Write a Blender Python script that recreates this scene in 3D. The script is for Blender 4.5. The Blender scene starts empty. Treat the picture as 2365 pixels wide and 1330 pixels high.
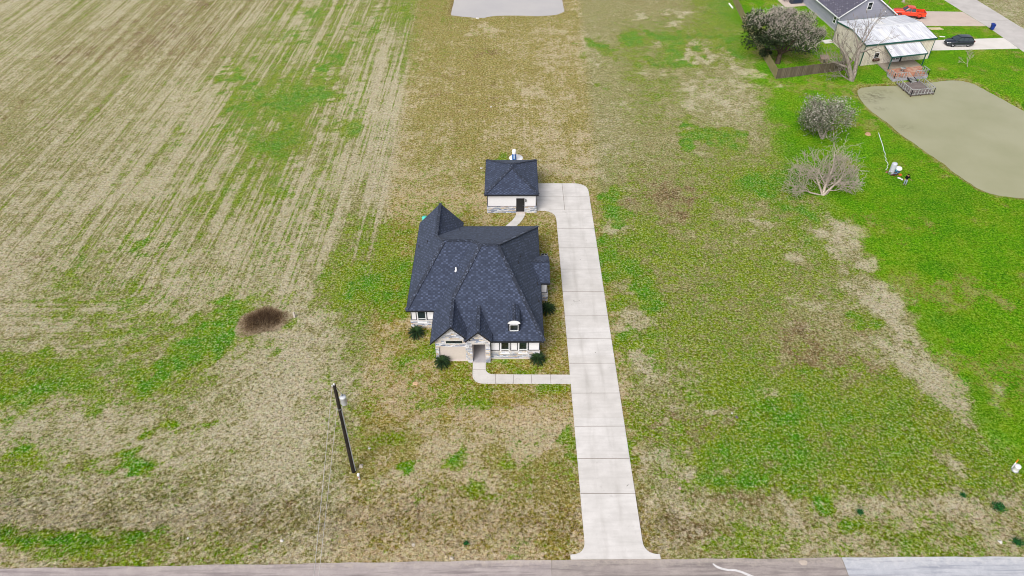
import bpy, bmesh, math, random
import numpy as np
from mathutils import Vector, Matrix
R = math.radians
scene = bpy.context.scene
col = scene.collection

# ------------------------------------------------------------------ camera, sky, sun, exposure
CAM_H = 53.0
PITCH, YAW = R(41.186), R(0.242)
cam_d = bpy.data.cameras.new('camera')
cam_d.sensor_width = 36.0
cam_d.lens = 24.965
cam_d.clip_end = 5000
cam = bpy.data.objects.new('camera', cam_d)
cam.location = (0, 0, CAM_H)
cam.rotation_euler = (R(90) - PITCH, 0, -YAW)
col.objects.link(cam)
scene.camera = cam

SUN_EL, SUN_AZ = R(46), R(-150)         # azimuth measured from +Y towards +X: the brighter sky is behind the viewer and to the left
world = bpy.data.worlds.new('World')
scene.world = world
world.use_nodes = True
wt = world.node_tree
sky = wt.nodes.new('ShaderNodeTexSky')
sky.sky_type = 'NISHITA'
sky.sun_disc = False
sky.sun_elevation = SUN_EL
sky.sun_rotation = SUN_AZ
sky.air_density = 1.0
sky.dust_density = 6.0
sky.ozone_density = 0.6
hs = wt.nodes.new('ShaderNodeHueSaturation')
hs.inputs['Saturation'].default_value = 0.45
wt.links.new(sky.outputs[0], hs.inputs['Color'])
wt.links.new(hs.outputs[0], wt.nodes['Background'].inputs['Color'])
wt.nodes['Background'].inputs['Strength'].default_value = 0.13
sun_d = bpy.data.lights.new('sun', 'SUN')
sun_d.energy = 1.7
sun_d.angle = R(32)
sun_d.color = (1.0, 0.965, 0.91)
sun = bpy.data.objects.new('sun', sun_d)
sdir = Vector((math.sin(SUN_AZ) * math.cos(SUN_EL), math.cos(SUN_AZ) * math.cos(SUN_EL), math.sin(SUN_EL)))
sun.rotation_euler = sdir.to_track_quat('Z', 'Y').to_euler()
sun.location = (0, 0, 90)
col.objects.link(sun)
scene.view_settings.view_transform = 'Standard'
scene.view_settings.look = 'None'
scene.view_settings.gamma = 1.0
scene.view_settings.exposure = 0.31
scene.cycles.filter_width = 1.0          # a crisp lens
scene.cycles.use_denoising = True

# ------------------------------------------------------------------ survey helper: a point of the photo to a place on the plot
_th, _yw, _F = PITCH, YAW, 1640.0
_fw = Vector((math.sin(_yw) * math.cos(_th), math.cos(_yw) * math.cos(_th), -math.sin(_th)))
_rt = Vector((math.cos(_yw), -math.sin(_yw), 0))
_up = _rt.cross(_fw)
def at(x, y, z=0.0):
    d = _fw * _F + _rt * (x - 1182.5) - _up * (y - 665)
    p = Vector((0, 0, CAM_H)) + d * ((z - CAM_H) / d.z)
    return (p.x, p.y, z)

# ------------------------------------------------------------------ objects: tags, parenting, mesh collector
def tag(o, label=None, cat=None, group=None, kind=None):
    if label: o['label'] = label
    if cat: o['category'] = cat
    if group: o['group'] = group
    if kind: o['kind'] = kind
    return o
def thing(name, label, cat, loc=(0, 0, 0), rz=0.0, group=None):
    o = bpy.data.objects.new(name, None)
    o.empty_display_size = 0.5
    o.location = loc
    o.rotation_euler = (0, 0, rz)
    col.objects.link(o)
    return tag(o, label, cat, group)
def origin(o):
    p = Vector((0, 0, 0))
    while o is not None:
        p += o.location; o = o.parent
    return p
def copy_tree(o, parent=None):
    c = o.copy(); col.objects.link(c)
    if parent is not None: c.parent = parent
    for ch in list(o.children): copy_tree(ch, c)
    return c

class MB:
    """collects shapes and links them as one mesh object"""
    def __init__(s): s.v = []; s.f = []; s.m = []; s.sm = []
    def face(s, pts, m=0, smooth=False):
        b = len(s.v); s.v += [tuple(p) for p in pts]; s.f.append(tuple(range(b, b + len(pts)))); s.m.append(m); s.sm.append(smooth)
        return s
    def grid(s, rows, m=0, smooth=True, close=False):
        b = len(s.v); n = len(rows[0])
        for r in rows: s.v += [tuple(p) for p in r]
        for i in range(len(rows) - 1):
            for j in range(n if close else n - 1):
                k = (j + 1) % n
                s.f.append((b + i*n + j, b + i*n + k, b + (i+1)*n + k, b + (i+1)*n + j)); s.m.append(m); s.sm.append(smooth)
        return s
    def box(s, x0, x1, y0, y1, z0, z1, m=0):
        P = [(x0,y0,z0),(x1,y0,z0),(x1,y1,z0),(x0,y1,z0),(x0,y0,z1),(x1,y0,z1),(x1,y1,z1),(x0,y1,z1)]
        b = len(s.v); s.v += P
        for f in ((3,2,1,0),(4,5,6,7),(0,1,5,4),(1,2,6,5),(2,3,7,6),(3,0,4,7)):
            s.f.append(tuple(b + i for i in f)); s.m.append(m); s.sm.append(False)
        return s
    def obox(s, c, u, hu, v, hv, w, hw, m=0):
        c, u, v, w = Vector(c), Vector(u).normalized()*hu, Vector(v).normalized()*hv, Vector(w).normalized()*hw
        P = [c-u-v-w, c+u-v-w, c+u+v-w, c-u+v-w, c-u-v+w, c+u-v+w, c+u+v+w, c-u+v+w]
        b = len(s.v); s.v += [tuple(p) for p in P]
        flip = u.cross(v).dot(w) < 0
        for f in ((3,2,1,0),(4,5,6,7),(0,1,5,4),(1,2,6,5),(2,3,7,6),(3,0,4,7)):
            f = tuple(b + i for i in f)
            s.f.append(f[::-1] if flip else f); s.m.append(m); s.sm.append(False)
        return s
    def bar(s, p, q, w, h=None, m=0, up=(0,0,1)):
        p, q = Vector(p), Vector(q); d = q - p; h = h or w
        upv = Vector(up)
        if abs(d.normalized().dot(upv)) > .98: upv = Vector((1,0,0))
        sd = d.cross(upv).normalized(); u2 = sd.cross(d).normalized()
        return s.obox((p+q)/2, d, d.length/2, sd, w/2, u2, h/2, m)
    def tube(s, pts, rad, n=8, m=0, cap=True, smooth=True):
        pts = [Vector(p) for p in pts]
        if not hasattr(rad, '__len__'): rad = [rad]*len(pts)
        rows = []; prev = None
        for i, p in enumerate(pts):
            d = (pts[min(i+1, len(pts)-1)] - pts[max(i-1, 0)]).normalized()
            if prev is None:
                a = d.cross(Vector((0,0,1)))
                if a.length < .05: a = d.cross(Vector((1,0,0)))
            else: a = prev - d * prev.dot(d)
            a.normalize(); prev = a; bvec = d.cross(a)
            rows.append([p + (a*math.cos(2*math.pi*k/n) + bvec*math.sin(2*math.pi*k/n))*rad[i] for k in range(n)])
        s.grid(rows, m, smooth, True)
        if cap:
            s.face(rows[0][::-1], m); s.face(rows[-1], m)
        return s
    def lathe(s, c, prof, n=16, m=0, axis=(0,0,1), smooth=True):
        c = Vector(c); ax = Vector(axis).normalized()
        a = ax.cross(Vector((1,0,0)) if abs(ax.x) < .9 else Vector((0,1,0))).normalized(); b = ax.cross(a)
        rows = [[c + ax*z + (a*math.cos(2*math.pi*k/n) + b*math.sin(2*math.pi*k/n))*max(r, 1e-4) for k in range(n)] for r, z in prof]
        return s.grid(rows, m, smooth, True)
    def prism(s, poly, z0, z1, m=0, mside=None):
        n = len(poly)
        ar = sum(poly[i][0]*poly[(i+1)%n][1] - poly[(i+1)%n][0]*poly[i][1] for i in range(n))
        if ar < 0: poly = poly[::-1]
        s.face([(p[0], p[1], z1) for p in poly], m); s.face([(p[0], p[1], z0) for p in poly[::-1]], m)
        for i in range(n):
            p, q = poly[i], poly[(i+1)%n]
            s.face([(p[0],p[1],z0),(q[0],q[1],z0),(q[0],q[1],z1),(p[0],p[1],z1)], m if mside is None else mside)
        return s
    def build(s, name, mats, parent=None, local=False, uv=True):
        me = bpy.data.meshes.new(name)
        o3 = Vector((0,0,0)) if (local or parent is None) else origin(parent)
        me.from_pydata([(a-o3.x, b-o3.y, c-o3.z) for a, b, c in s.v], [], s.f)
        if not isinstance(mats, (list, tuple)): mats = [mats]
        for mt in mats: me.materials.append(mt)
        me.polygons.foreach_set('material_index', s.m)
        me.polygons.foreach_set('use_smooth', s.sm)
        if uv and len(s.f) < 60000:
            ul = me.uv_layers.new(name='UVMap')
            for p in me.polygons:
                nn = p.normal
                u = Vector((-nn.y, nn.x, 0))
                u = u.normalized() if u.length > .02 else Vector((1,0,0))
                w = nn.cross(u)
                for li, vi in zip(p.loop_indices, p.vertices):
                    q = me.vertices[vi].co + o3
                    ul.data[li].uv = (q.dot(u), q.dot(w))
        me.update()
        o = bpy.data.objects.new(name, me)
        col.objects.link(o)
        if parent is not None: o.parent = parent
        return o

# ------------------------------------------------------------------ materials
def lin(c): return c/12.92 if c <= .04045 else ((c+.055)/1.055)**2.4
def rgb(r, g, b, k=.72): return (lin(r/255)*k, lin(g/255)*k, lin(b/255)*k, 1)
class NT:
    def __init__(s, name, rough=.8, spec=.3):
        s.mat = bpy.data.materials.new(name); s.mat.use_nodes = True
        s.t = s.mat.node_tree; s.b = s.t.nodes['Principled BSDF']
        s.b.inputs['Roughness'].default_value = rough
        s.b.inputs['Specular IOR Level'].default_value = spec
    def n(s, typ, **kw):
        nd = s.t.nodes.new('ShaderNode' + typ)
        for k, v in kw.items(): setattr(nd, k, v)
        return nd
    def put(s, sock, v):
        if isinstance(v, bpy.types.NodeSocket): s.t.links.new(v, sock)
        elif v is not None: sock.default_value = v
    def geo(s): return s.n('NewGeometry').outputs['Position']
    def obj(s): return s.n('TexCoord').outputs['Object']
    def uv(s): return s.n('TexCoord').outputs['UV']
    def map(s, v, scale=(1,1,1), loc=(0,0,0), rot=(0,0,0)):
        m = s.n('Mapping'); s.put(m.inputs[0], v); m.inputs[1].default_value = loc; m.inputs[2].default_value = rot; m.inputs[3].default_value = scale
        return m.outputs[0]
    def noise(s, v, scale, detail=3, rough=.55, dist=0.0):
        m = s.n('TexNoise'); s.put(m.inputs['Vector'], v); m.inputs['Scale'].default_value = scale
        m.inputs['Detail'].default_value = detail; m.inputs['Roughness'].default_value = rough; m.inputs['Distortion'].default_value = dist
        return m.outputs[0]
    def math(s, op, a, b=None, c=None, clamp=False):
        m = s.n('Math', operation=op, use_clamp=clamp); s.put(m.inputs[0], a)
        if b is not None: s.put(m.inputs[1], b)
        if c is not None: s.put(m.inputs[2], c)
        return m.outputs[0]
    def rng(s, v, a, b, c=0., d=1., smooth=False):
        m = s.n('MapRange'); m.interpolation_type = 'SMOOTHSTEP' if smooth else 'LINEAR'
        s.put(m.inputs[0], v); m.inputs[1].default_value = a; m.inputs[2].default_value = b; m.inputs[3].default_value = c; m.inputs[4].default_value = d
        return m.outputs[0]
    def mix(s, f, a, b, mode='MIX'):
        m = s.n('Mix', data_type='RGBA', blend_type=mode); s.put(m.inputs[0], f); s.put(m.inputs[6], a); s.put(m.inputs[7], b)
        return m.outputs[2]
    def attr(s, name): return s.n('Attribute', attribute_name=name).outputs['Fac']
    def xyz(s, v):
        m = s.n('SeparateXYZ'); s.put(m.inputs[0], v); return m.outputs
    def vec(s, x, y, z=0.0):
        m = s.n('CombineXYZ'); s.put(m.inputs[0], x); s.put(m.inputs[1], y); s.put(m.inputs[2], z); return m.outputs[0]
    def col(s, c): s.put(s.b.inputs['Base Color'], c); return s
    def bump(s, h, st=.3, dist=.02):
        m = s.n('Bump'); m.inputs['Strength'].default_value = st; m.inputs['Distance'].default_value = dist
        s.put(m.inputs['Height'], h); s.t.links.new(m.outputs[0], s.b.inputs['Normal']); return s

def plain(name, c, rough=.6, spec=.4, metal=0.0, var=.12, scale=3.0):
    """paint, plastic or metal with slight mottling and dust"""
    n = NT(name, rough, spec)
    n.b.inputs['Metallic'].default_value = metal
    f = n.noise(n.geo(), scale, 4)
    dark = tuple(x*(1-var) for x in c[:3]) + (1,); lite = tuple(min(1, x*(1+var)) for x in c[:3]) + (1,)
    n.col(n.mix(n.rng(f, .3, .7), dark, lite))
    n.put(n.b.inputs['Roughness'], n.rng(f, .3, .7, rough*.85, min(1, rough*1.15)))
    return n.mat

def shingles(name, base, lightc, sy=.19, sx=.30, dots=.80):
    """courses of shingle tabs, each tab its own tone, a few bleached ones"""
    n = NT(name, .8, .25)
    uv = n.xyz(n.uv()); u, v = uv[0], uv[1]
    row = n.math('FLOOR', n.math('DIVIDE', v, sy))
    sh = n.n('TexWhiteNoise', noise_dimensions='1D'); n.put(sh.inputs['W'], row)
    cu = n.math('ADD', n.math('DIVIDE', u, sx), n.math('MULTIPLY', sh.outputs['Value'], .3)); tab = n.math('FLOOR', cu)
    w = n.n('TexWhiteNoise', noise_dimensions='2D'); n.put(w.inputs['Vector'], n.vec(tab, row))
    par = n.math('FLOORED_MODULO', n.math('ADD', n.math('FLOOR', n.math('DIVIDE', u, sx)), row), 2.0)
    val = n.math('ADD', n.math('MULTIPLY', w.outputs['Value'], .62), n.math('MULTIPLY', par, .38))
    dk = tuple(x*.62 for x in base[:3]) + (1,)
    c = n.mix(n.rng(val, 0, dots), dk, base)
    c = n.mix(n.rng(val, dots, 1.0, .25, 1), c, lightc)
    edge = n.math('FRACT', n.math('DIVIDE', v, sy)); eu = n.math('FRACT', cu)
    c = n.mix(n.rng(edge, .0, .25, .45, 0), c, dk); c = n.mix(n.rng(eu, .0, .10, .5, 0), c, dk)
    big = n.noise(n.geo(), .45, 4); c = n.mix(n.rng(big, .4, .7, 0, .12), c, tuple(x*1.35 for x in base[:3]) + (1,))
    n.col(c)
    n.b.inputs['Sheen Weight'].default_value = .07; n.b.inputs['Sheen Roughness'].default_value = .5; n.b.inputs['Sheen Tint'].default_value = (.75, .85, 1, 1)
    n.bump(n.math('ADD', n.math('SUBTRACT', 1.0, edge), n.math('MULTIPLY', val, .4)), .6, .02)
    return n.mat

def stone(name, tint=1.0):
    n = NT(name, .85, .25)
    uv = n.uv()
    wob = n.mix(.035, uv, n.n('TexNoise').outputs['Color'])
    cells = []
    for (w, h, off) in ((.46, .15, .37), (.30, .2, .61)):
        b = n.n('TexBrick'); n.put(b.inputs['Vector'], wob)
        b.offset = off; b.offset_frequency = 2; b.squash = .7; b.squash_frequency = 3
        b.inputs['Scale'].default_value = 1; b.inputs['Brick Width'].default_value = w; b.inputs['Row Height'].default_value = h
        b.inputs['Mortar Size'].default_value = .012; b.inputs['Mortar Smooth'].default_value = .4
        b.inputs['Color1'].default_value = (0, 0, 0, 1); b.inputs['Color2'].default_value = (1, 1, 1, 1); b.inputs['Mortar'].default_value = (.5, .5, .5, 1)
        cells.append(b)
    r = n.n('ValToRGB'); n.put(r.inputs[0], cells[0].outputs['Color'])
    el = r.color_ramp.elements
    el[0].position = 0; el[0].color = rgb(96, 112, 144, .85)
    el[1].position = 1; el[1].color = rgb(228, 226, 226, .85)
    for p, c in ((.18, (140, 154, 182)), (.36, (206, 210, 222)), (.56, (214, 214, 222)), (.66, (178, 150, 112)), (.78, (218, 208, 194)), (.88, (132, 138, 152))):
        e = el.new(p); e.color = rgb(*[min(255, v+18) for v in c], .85)
    c = n.mix(n.math('MULTIPLY', cells[1].outputs['Color'], .30), r.outputs[0], rgb(222, 220, 222, .82))
    f = n.noise(n.geo(), 1.6, 3)
    c = n.mix(n.rng(f, .54, .75, 0, .32), c, rgb(196, 164, 120, .8))
    c = n.mix(n.rng(n.noise(n.geo(), 9, 3), .5, .75, 0, .5), c, rgb(112, 118, 136, .75))
    c = n.mix(n.math('MULTIPLY', cells[0].outputs['Fac'], .4), c, rgb(150, 146, 144, .75))
    n.col(c)
    n.bump(n.math('SUBTRACT', n.noise(n.geo(), 12, 3), cells[0].outputs['Fac']), .8, .03)
    return n.mat

def concrete(name, c1, c2, sc=.8, streak=True, dirt=.5, slab=0):
    n = NT(name, .85, .2)
    p = n.geo()
    f = n.noise(p, sc, 6, .6)
    c = n.mix(n.rng(f, .32, .68), c1, c2)
    if streak:
        g = n.noise(n.map(p, (.35, 3.2, 1)), 1.0, 4)
        c = n.mix(n.rng(g, .45, .75, 0, .4), c, tuple(x*.8 for x in c1[:3]) + (1,))
    h = n.noise(p, .33, 5, .7, .6)
    c = n.mix(n.rng(h, .56, .75, 0, dirt), c, tuple(x*.68 for x in c1[:3]) + (1,))
    k = n.noise(p, 16, 2)
    c = n.mix(n.rng(k, .3, .7, .22, 0), c, tuple(x*.75 for x in c1[:3]) + (1,))
    if slab:
        wn = n.n('TexWhiteNoise', noise_dimensions='1D'); n.put(wn.inputs['W'], n.math('FLOOR', n.math('DIVIDE', n.math('SUBTRACT', n.xyz(p)[1], 33.93), slab)))
        c = n.mix(n.math('MULTIPLY', wn.outputs['Value'], .22), c, rgb(186, 180, 172, .8))
        tr = n.rng(n.math('ABSOLUTE', n.math('SUBTRACT', n.math('ABSOLUTE', n.math('SUBTRACT', n.xyz(p)[0], 8.3)), .82)), .0, .55, 1, 0, True)
        tm = n.math('MULTIPLY', tr, n.rng(n.noise(n.map(p, (1.5, .22, 1)), 1.0, 4), .42, .7)); c = n.mix(n.math('MULTIPLY', tm, .30), c, rgb(150, 144, 138, .8))
        st = n.noise(p, 1.4, 4, .7, 1.0); c = n.mix(n.rng(st, .63, .72, 0, .35), c, rgb(150, 146, 142, .8))
    n.col(c); n.bump(k, .15, .01)
    return n.mat

def boards(name, c1, c2, c3, w=.14, vertical=True, rough=.85):
    """weathered planks: one tone per plank, grain along it"""
    n = NT(name, rough, .2)
    o = n.xyz(n.uv())
    a, b = (o[0], o[1]) if vertical else (o[1], o[0])
    k = n.math('FLOOR', n.math('DIVIDE', a, w))
    wn = n.n('TexWhiteNoise', noise_dimensions='1D'); n.put(wn.inputs['W'], k)
    c = n.mix(wn.outputs['Value'], c1, c2)
    gr = n.noise(n.vec(n.math('MULTIPLY', a, 28.), n.math('MULTIPLY', b, 1.6), k), 1.0, 4)
    c = n.mix(n.rng(gr, .4, .7, 0, .7), c, c3)
    big = n.noise(n.geo(), .7, 3)
    c = n.mix(n.rng(big, .45, .7, 0, .5), c, c3)
    fr = n.math('FRACT', n.math('DIVIDE', a, w))
    gap = n.math('MAXIMUM', n.rng(fr, .0, .07, 1, 0), n.rng(fr, .93, 1., 0, 1))
    c = n.mix(n.math('MULTIPLY', gap, .7), c, tuple(x*.3 for x in c3[:3]) + (1,))
    n.col(c); n.bump(n.math('SUBTRACT', gr, gap), .4, .01)
    return n.mat

def ribbed(name, c1, c2, w=.3, metal=0.0, rough=.45, rust=None, axis=0):
    n = NT(name, rough, .5); n.b.inputs['Metallic'].default_value = metal
    o = n.xyz(n.uv())
    fr = n.math('FRACT', n.math('DIVIDE', o[axis], w))
    tri = n.math('ABSOLUTE', n.math('SUBTRACT', fr, .5))
    k = n.math('FLOOR', n.math('DIVIDE', o[axis], w*3))
    wn = n.n('TexWhiteNoise', noise_dimensions='1D'); n.put(wn.inputs['W'], k)
    c = n.mix(wn.outputs['Value'], c1, c2)
    f = n.noise(n.map(n.uv(), (1.6, .3, 1) if axis == 0 else (.3, 1.6, 1)), 1.0, 5)
    c = n.mix(n.rng(f, .42, .68, 0, .7), c, rust or c2)
    c = n.mix(n.rng(tri, .36, .46, 0, .45), c, tuple(x*.35 for x in c2[:3]) + (1,))
    n.col(c); n.bump(n.rng(tri, .3, .46), .6, .03)
    return n.mat

M = {}
M['roof'] = shingles('roof_shingles', rgb(42, 50, 68, .74), rgb(88, 99, 127, .76), .19, .25, .5)
M['ridge'] = shingles('ridge_cap_shingles', rgb(24, 28, 38, .72), rgb(96, 106, 130, .74), .2, .2, .6)
M['stone'] = stone('stone_veneer')
M['stucco'] = plain('white_stucco', rgb(238, 238, 244, .8), .9, .2, 0, .03, 6)
M['dark_trim'] = plain('black_trim', rgb(34, 36, 46, .7), .6, .4)
M['white_trim'] = plain('white_vinyl', rgb(236, 238, 244, .85), .4, .5, 0, .03)
M['beige'] = plain('beige_stucco', rgb(222, 212, 206, .72), .9, .2, 0, .04, 5)
M['black'] = plain('black_paint', (.012, .012, .015, 1), .4, .5)
M['porch'] = concrete('porch_concrete', rgb(186, 184, 190), rgb(200, 198, 202), 1.5, False, .2)
M['concrete'] = concrete('drive_concrete', rgb(210, 207, 205, .8), rgb(230, 227, 226, .82), .55, True, .30, 4.03)
M['joint'] = plain('joint_seal', rgb(150, 142, 134, .7), .9, .1)
g = NT('window_glass', .06, .6)
gf = n_ = g.noise(g.map(g.geo(), (.6, .6, 1.2)), 1.0, 2)
g.col(g.mix(g.rng(gf, .4, .6), (.008, .012, .012, 1), (.02, .03, .034, 1))); M['glass'] = g.mat
M['galv'] = plain('galvanised_steel', rgb(170, 176, 184, .8), .45, .5, .4)
M['pvc'] = plain('white_pvc', rgb(236, 236, 240, .9), .4, .5, 0, .04)
M['rock'] = plain('pale_rock', rgb(196, 186, 172, .8), .95, .2, 0, .2, 5)
# ------------------------------------------------------------------ ground: one sheet, its cover (green / pale straw / brown / yellow) surveyed as patches
def seg_dist(X, Y, poly, closed=True):
    d = np.full(X.shape, 1e9); inside = np.zeros(X.shape, bool); n = len(poly)
    for i in range(n if closed else n-1):
        (x0, y0), (x1, y1) = poly[i][:2], poly[(i+1) % n][:2]
        dx, dy = x1-x0, y1-y0
        t = np.clip(((X-x0)*dx + (Y-y0)*dy)/(dx*dx+dy*dy+1e-9), 0, 1)
        d = np.minimum(d, np.hypot(X-x0-t*dx, Y-y0-t*dy))
        if closed and abs(dy) > 1e-9:
            c = ((y0 > Y) != (y1 > Y)) & (X < dx*(Y-y0)/dy + x0)
            inside ^= c
    return np.where(inside, -d, d)
WATER_Z = -0.40
def q4(pts, z=0.0): return [at(1780+x/4.0427, 180+y/4.0427, z) for x, y in pts]
near_pond = [p[:2] for p in q4([(806,128),(818,108),(850,92),(960,80),(1120,74),(1300,60),(1500,42),(1620,26),(1700,22),(1790,30),(1890,55),(1990,105),(2100,165),(2230,238),(2365,312)], WATER_Z)]
near_pond += [(92, 97), (95, 86), (86, 78)]
near_pond += [p[:2] for p in q4([(2365,1127),(2260,1118),(2150,1105),(2060,1085),(1985,1058),(1910,1020),(1850,978),(1770,925),(1700,868),(1620,800),(1550,755),(1470,700),(1400,655),(1320,600),(1250,555),(1170,490),(1100,428),(1020,370),(950,320),(890,260),(840,205),(812,165)], WATER_Z)]
near_pond = [p for p in near_pond]
far_pond = [at(960+x/5.375, y/5.375, WATER_Z)[:2] for x, y in [(478,0),(468,60),(450,120),(438,188),(520,200),(640,212),(760,222),(860,226),(900,206),(1000,198),(1150,193),(1350,196),(1500,201),(1640,196),(1760,182),(1846,145),(1838,110),(1824,40),(1818,0)]]
far_pond += [(12.5, 176), (-12.5, 176)]

xs = np.concatenate([[-1600, -700, -350, -220, -160], np.arange(-124, 124.1, .65), [150, 210, 350, 700, 1600]])
ys = np.concatenate([[-1200, -400, -150, -40, 0, 12], np.arange(20, 172.1, .65), [180, 200, 240, 350, 700, 2200]])
GX, GY = np.meshgrid(xs, ys)
def ditch_y(X): return 32.3 - .010*X + .0006*X*X*.2
dn, df = seg_dist(GX, GY, near_pond), seg_dist(GX, GY, far_pond)
def height(X, Y, a, b):
    z = -.24*np.exp(-((Y - ditch_y(X))/1.9)**2) * (1/(1+np.exp(-(Y-26)*4)))
    for d in (a, b):
        w = np.clip(1 - d/2.2, 0, 1)
        bank = WATER_Z + np.where(d > 0, .40*(np.clip(d/2.2, 0, 1)**.55), np.maximum(d, -4)*.45)
        z = np.where(d < 2.2, np.minimum(z, bank), z)
    return z
rs = np.random.RandomState(4)
GZ = height(GX, GY, dn, df)
# gentle unevenness of the field, none under the slabs
for k in range(26):
    kx, ky, ph = rs.normal(0, .5), rs.normal(0, .5), rs.uniform(0, 6.28)
    GZ = GZ + .008*np.sin(kx*GX + ky*GY + ph) * (np.abs(GX) > 12.5) * (GY > 30) * ((GX < 72) | (GY < 118))
GZ = np.where(GY < 28.4, np.minimum(GZ, -.04), GZ)

# cover survey: rows run away from the road, columns fan out from the viewpoint (green, pale, brown; 0-9)
SX = [0, 215, 430, 645, 860, 1075, 1290, 1505, 1720, 1935, 2150, 2365]
SY = [0, 110, 220, 330, 440, 550, 660, 770, 880, 990, 1100, 1190, 1270]
SV = '''
261 252 144 253 440 322 241 233 801 801 602 154
252 144 145 451 450 242 161 511 550 901 711 901
143 243 261 630 370 143 152 432 361 900 900 900
243 252 361 631 371 242 170 343 351 900 900 900
253 262 450 451 362 350 350 334 530 900 900 900
262 351 350 361 530 330 330 521 441 550 900 900
261 441 360 362 631 430 330 332 432 452 820 900
260 450 541 370 442 430 330 451 432 244 551 900
820 450 441 271 361 430 330 351 541 533 550 910
360 261 351 181 432 262 261 443 631 531 631 730
441 350 352 261 342 353 333 452 631 540 540 541
262 252 253 143 353 252 244 144 343 352 450 450
351 621 442 353 262 262 343 144 541 450 540 450'''.split()
SV = np.array([[int(c) for c in w] for w in SV], float).reshape(len(SY), len(SX), 3)/9.0
dv = np.stack([GX, GY, -CAM_H + 0*GX], -1)
zc = np.maximum(dv @ np.array(_fw), 5.0)
PX = 1182.5 + _F*(dv @ np.array(_rt))/zc
PY = 665 - _F*(dv @ np.array(_up))/zc
fx = np.interp(PX, SX, np.arange(len(SX))); fy = np.interp(PY, SY, np.arange(len(SY)))
i0 = np.minimum(fx.astype(int), len(SX)-2); j0 = np.minimum(fy.astype(int), len(SY)-2)
tx = (fx-i0)[..., None]; ty = (fy-j0)[..., None]; tx = tx*tx*(3-2*tx); ty = ty*ty*(3-2*ty)
cov = (SV[j0,i0]*(1-tx)*(1-ty) + SV[j0,i0+1]*tx*(1-ty) + SV[j0+1,i0]*(1-tx)*ty + SV[j0+1,i0+1]*tx*ty)
G, P, K = cov[..., 0].copy(), cov[..., 1].copy(), cov[..., 2].copy()
sm = lambda a, b, v: (lambda t: t*t*(3-2*t))(np.clip((v-a)/(b-a), 0, 1))
x_lot = -15.3 - (GY-60)*.045
x_lotr = np.where(GY > 76, 11.9 + (GY-80)*.042, 11.6)
bx = np.array([at(x, y)[:2] for x, y in [(1688,0),(1730,170),(1775,240),(1800,330),(1880,430),(1960,520),(2040,650),(2120,760),(2185,865),(2270,975),(2365,1095)]])
o_ = np.argsort(bx[:, 1])
x_lawn = np.interp(GY, bx[o_, 1], bx[o_, 0])
def wob(seed):
    r = np.random.RandomState(seed); a = 0*GX
    for f, amp in ((.5, .9), (1.1, .7), (2.0, .6), (3.1, .45)):
        for k in range(3):
            t = r.uniform(0, 6.28); a = a + amp/1.7*np.sin(f*(GX*math.cos(t)+GY*math.sin(t)) + r.uniform(0, 6.28))
    return a
soft_ = 1 + 2.0*sm(74, 84, GY)
H = sm(-1, 1, (GX - x_lawn + .55*wob(51))/soft_)*sm(24, 34, GY)                         # the watered lawn round the near pond
y_yard = np.where(GX < -3, 41.5, 41.5)
yard = sm(-1, 1, GX - (x_lot + .8))*sm(-1.2, 1.2, x_lotr - GX)*sm(-1.2, 1.0, GY - y_yard)*sm(3, -1, GY-79)
lot = sm(-1, 1, GX - x_lot)*sm(-1, 1, x_lotr - GX)
verge = sm(34.5, 31.5, GY)
wob_l, wob_p = wob(31) + .8*np.sin(.13*GX+.09*GY), wob(32)
T = np.clip(.15 + .55*lot + .3*yard + .25*verge - .15*H, 0, 1)
G = G*(1-H) + np.clip(.74 + .16*(wob_l), .45, 1)*H; P = P*(1-.4*H) + .12*H*np.clip(wob_p, 0, 1.5); K = K*(1-.6*H)
rfield = sm(-.5, 1, GX - x_lotr)*(1-H)*sm(33, 37, GY)
G = G + .09*rfield*sm(96, 80, GY); P = P*(1-.22*rfield)*(1-.22*lot*sm(84, 92, GY)); K = K + .10*lot*sm(84, 92, GY)
strip_ = sm(5.5, 2.0, x_lawn - GX + 1.2*wob_p)*(1-H)*sm(36, 44, GY)*sm(79, 72, GY)
G = G*(1-.55*strip_); P = np.maximum(P, .74*strip_); T = T*(1-.5*strip_)
P = np.clip(P + .10*verge, 0, 1)
K *= (1-.6*yard); P = P + .10*yard
ST = sm(1, -1, GX - x_lot)*(.36+.64*sm(54, 70, GY)) + .30*lot*sm(80, 95, GY) + .15*yard
# mowing rows: straight up the field, turning round the corner by the road
cx, cyy = -44.0, 60.0
ddx, ddy = np.maximum(GX-cx, 0), np.maximum(cyy-GY, 0)
S = np.where(GY > cyy, GX-cx, np.where(GX > cx, np.hypot(ddx, ddy), ddy - 0*GX))
WX, WY, WA = wob(11), wob(12), wob(13)
def blob(layer, px, py, rx, ry, amt, soft=.6):
    x0, y0, _ = at(px, py)
    rx, ry = rx*1.2, ry*1.2
    k = .46*min(rx, ry)
    u = (GX-x0+WX*k)/rx; v = (GY-y0+WY*k)/ry
    amt = amt*(.92 + .20*WA)
    w = np.clip((1 - np.hypot(u, v))/soft, 0, 1); w = w*w*(3-2*w)
    layer[...] = layer + (amt - layer)*w
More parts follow.
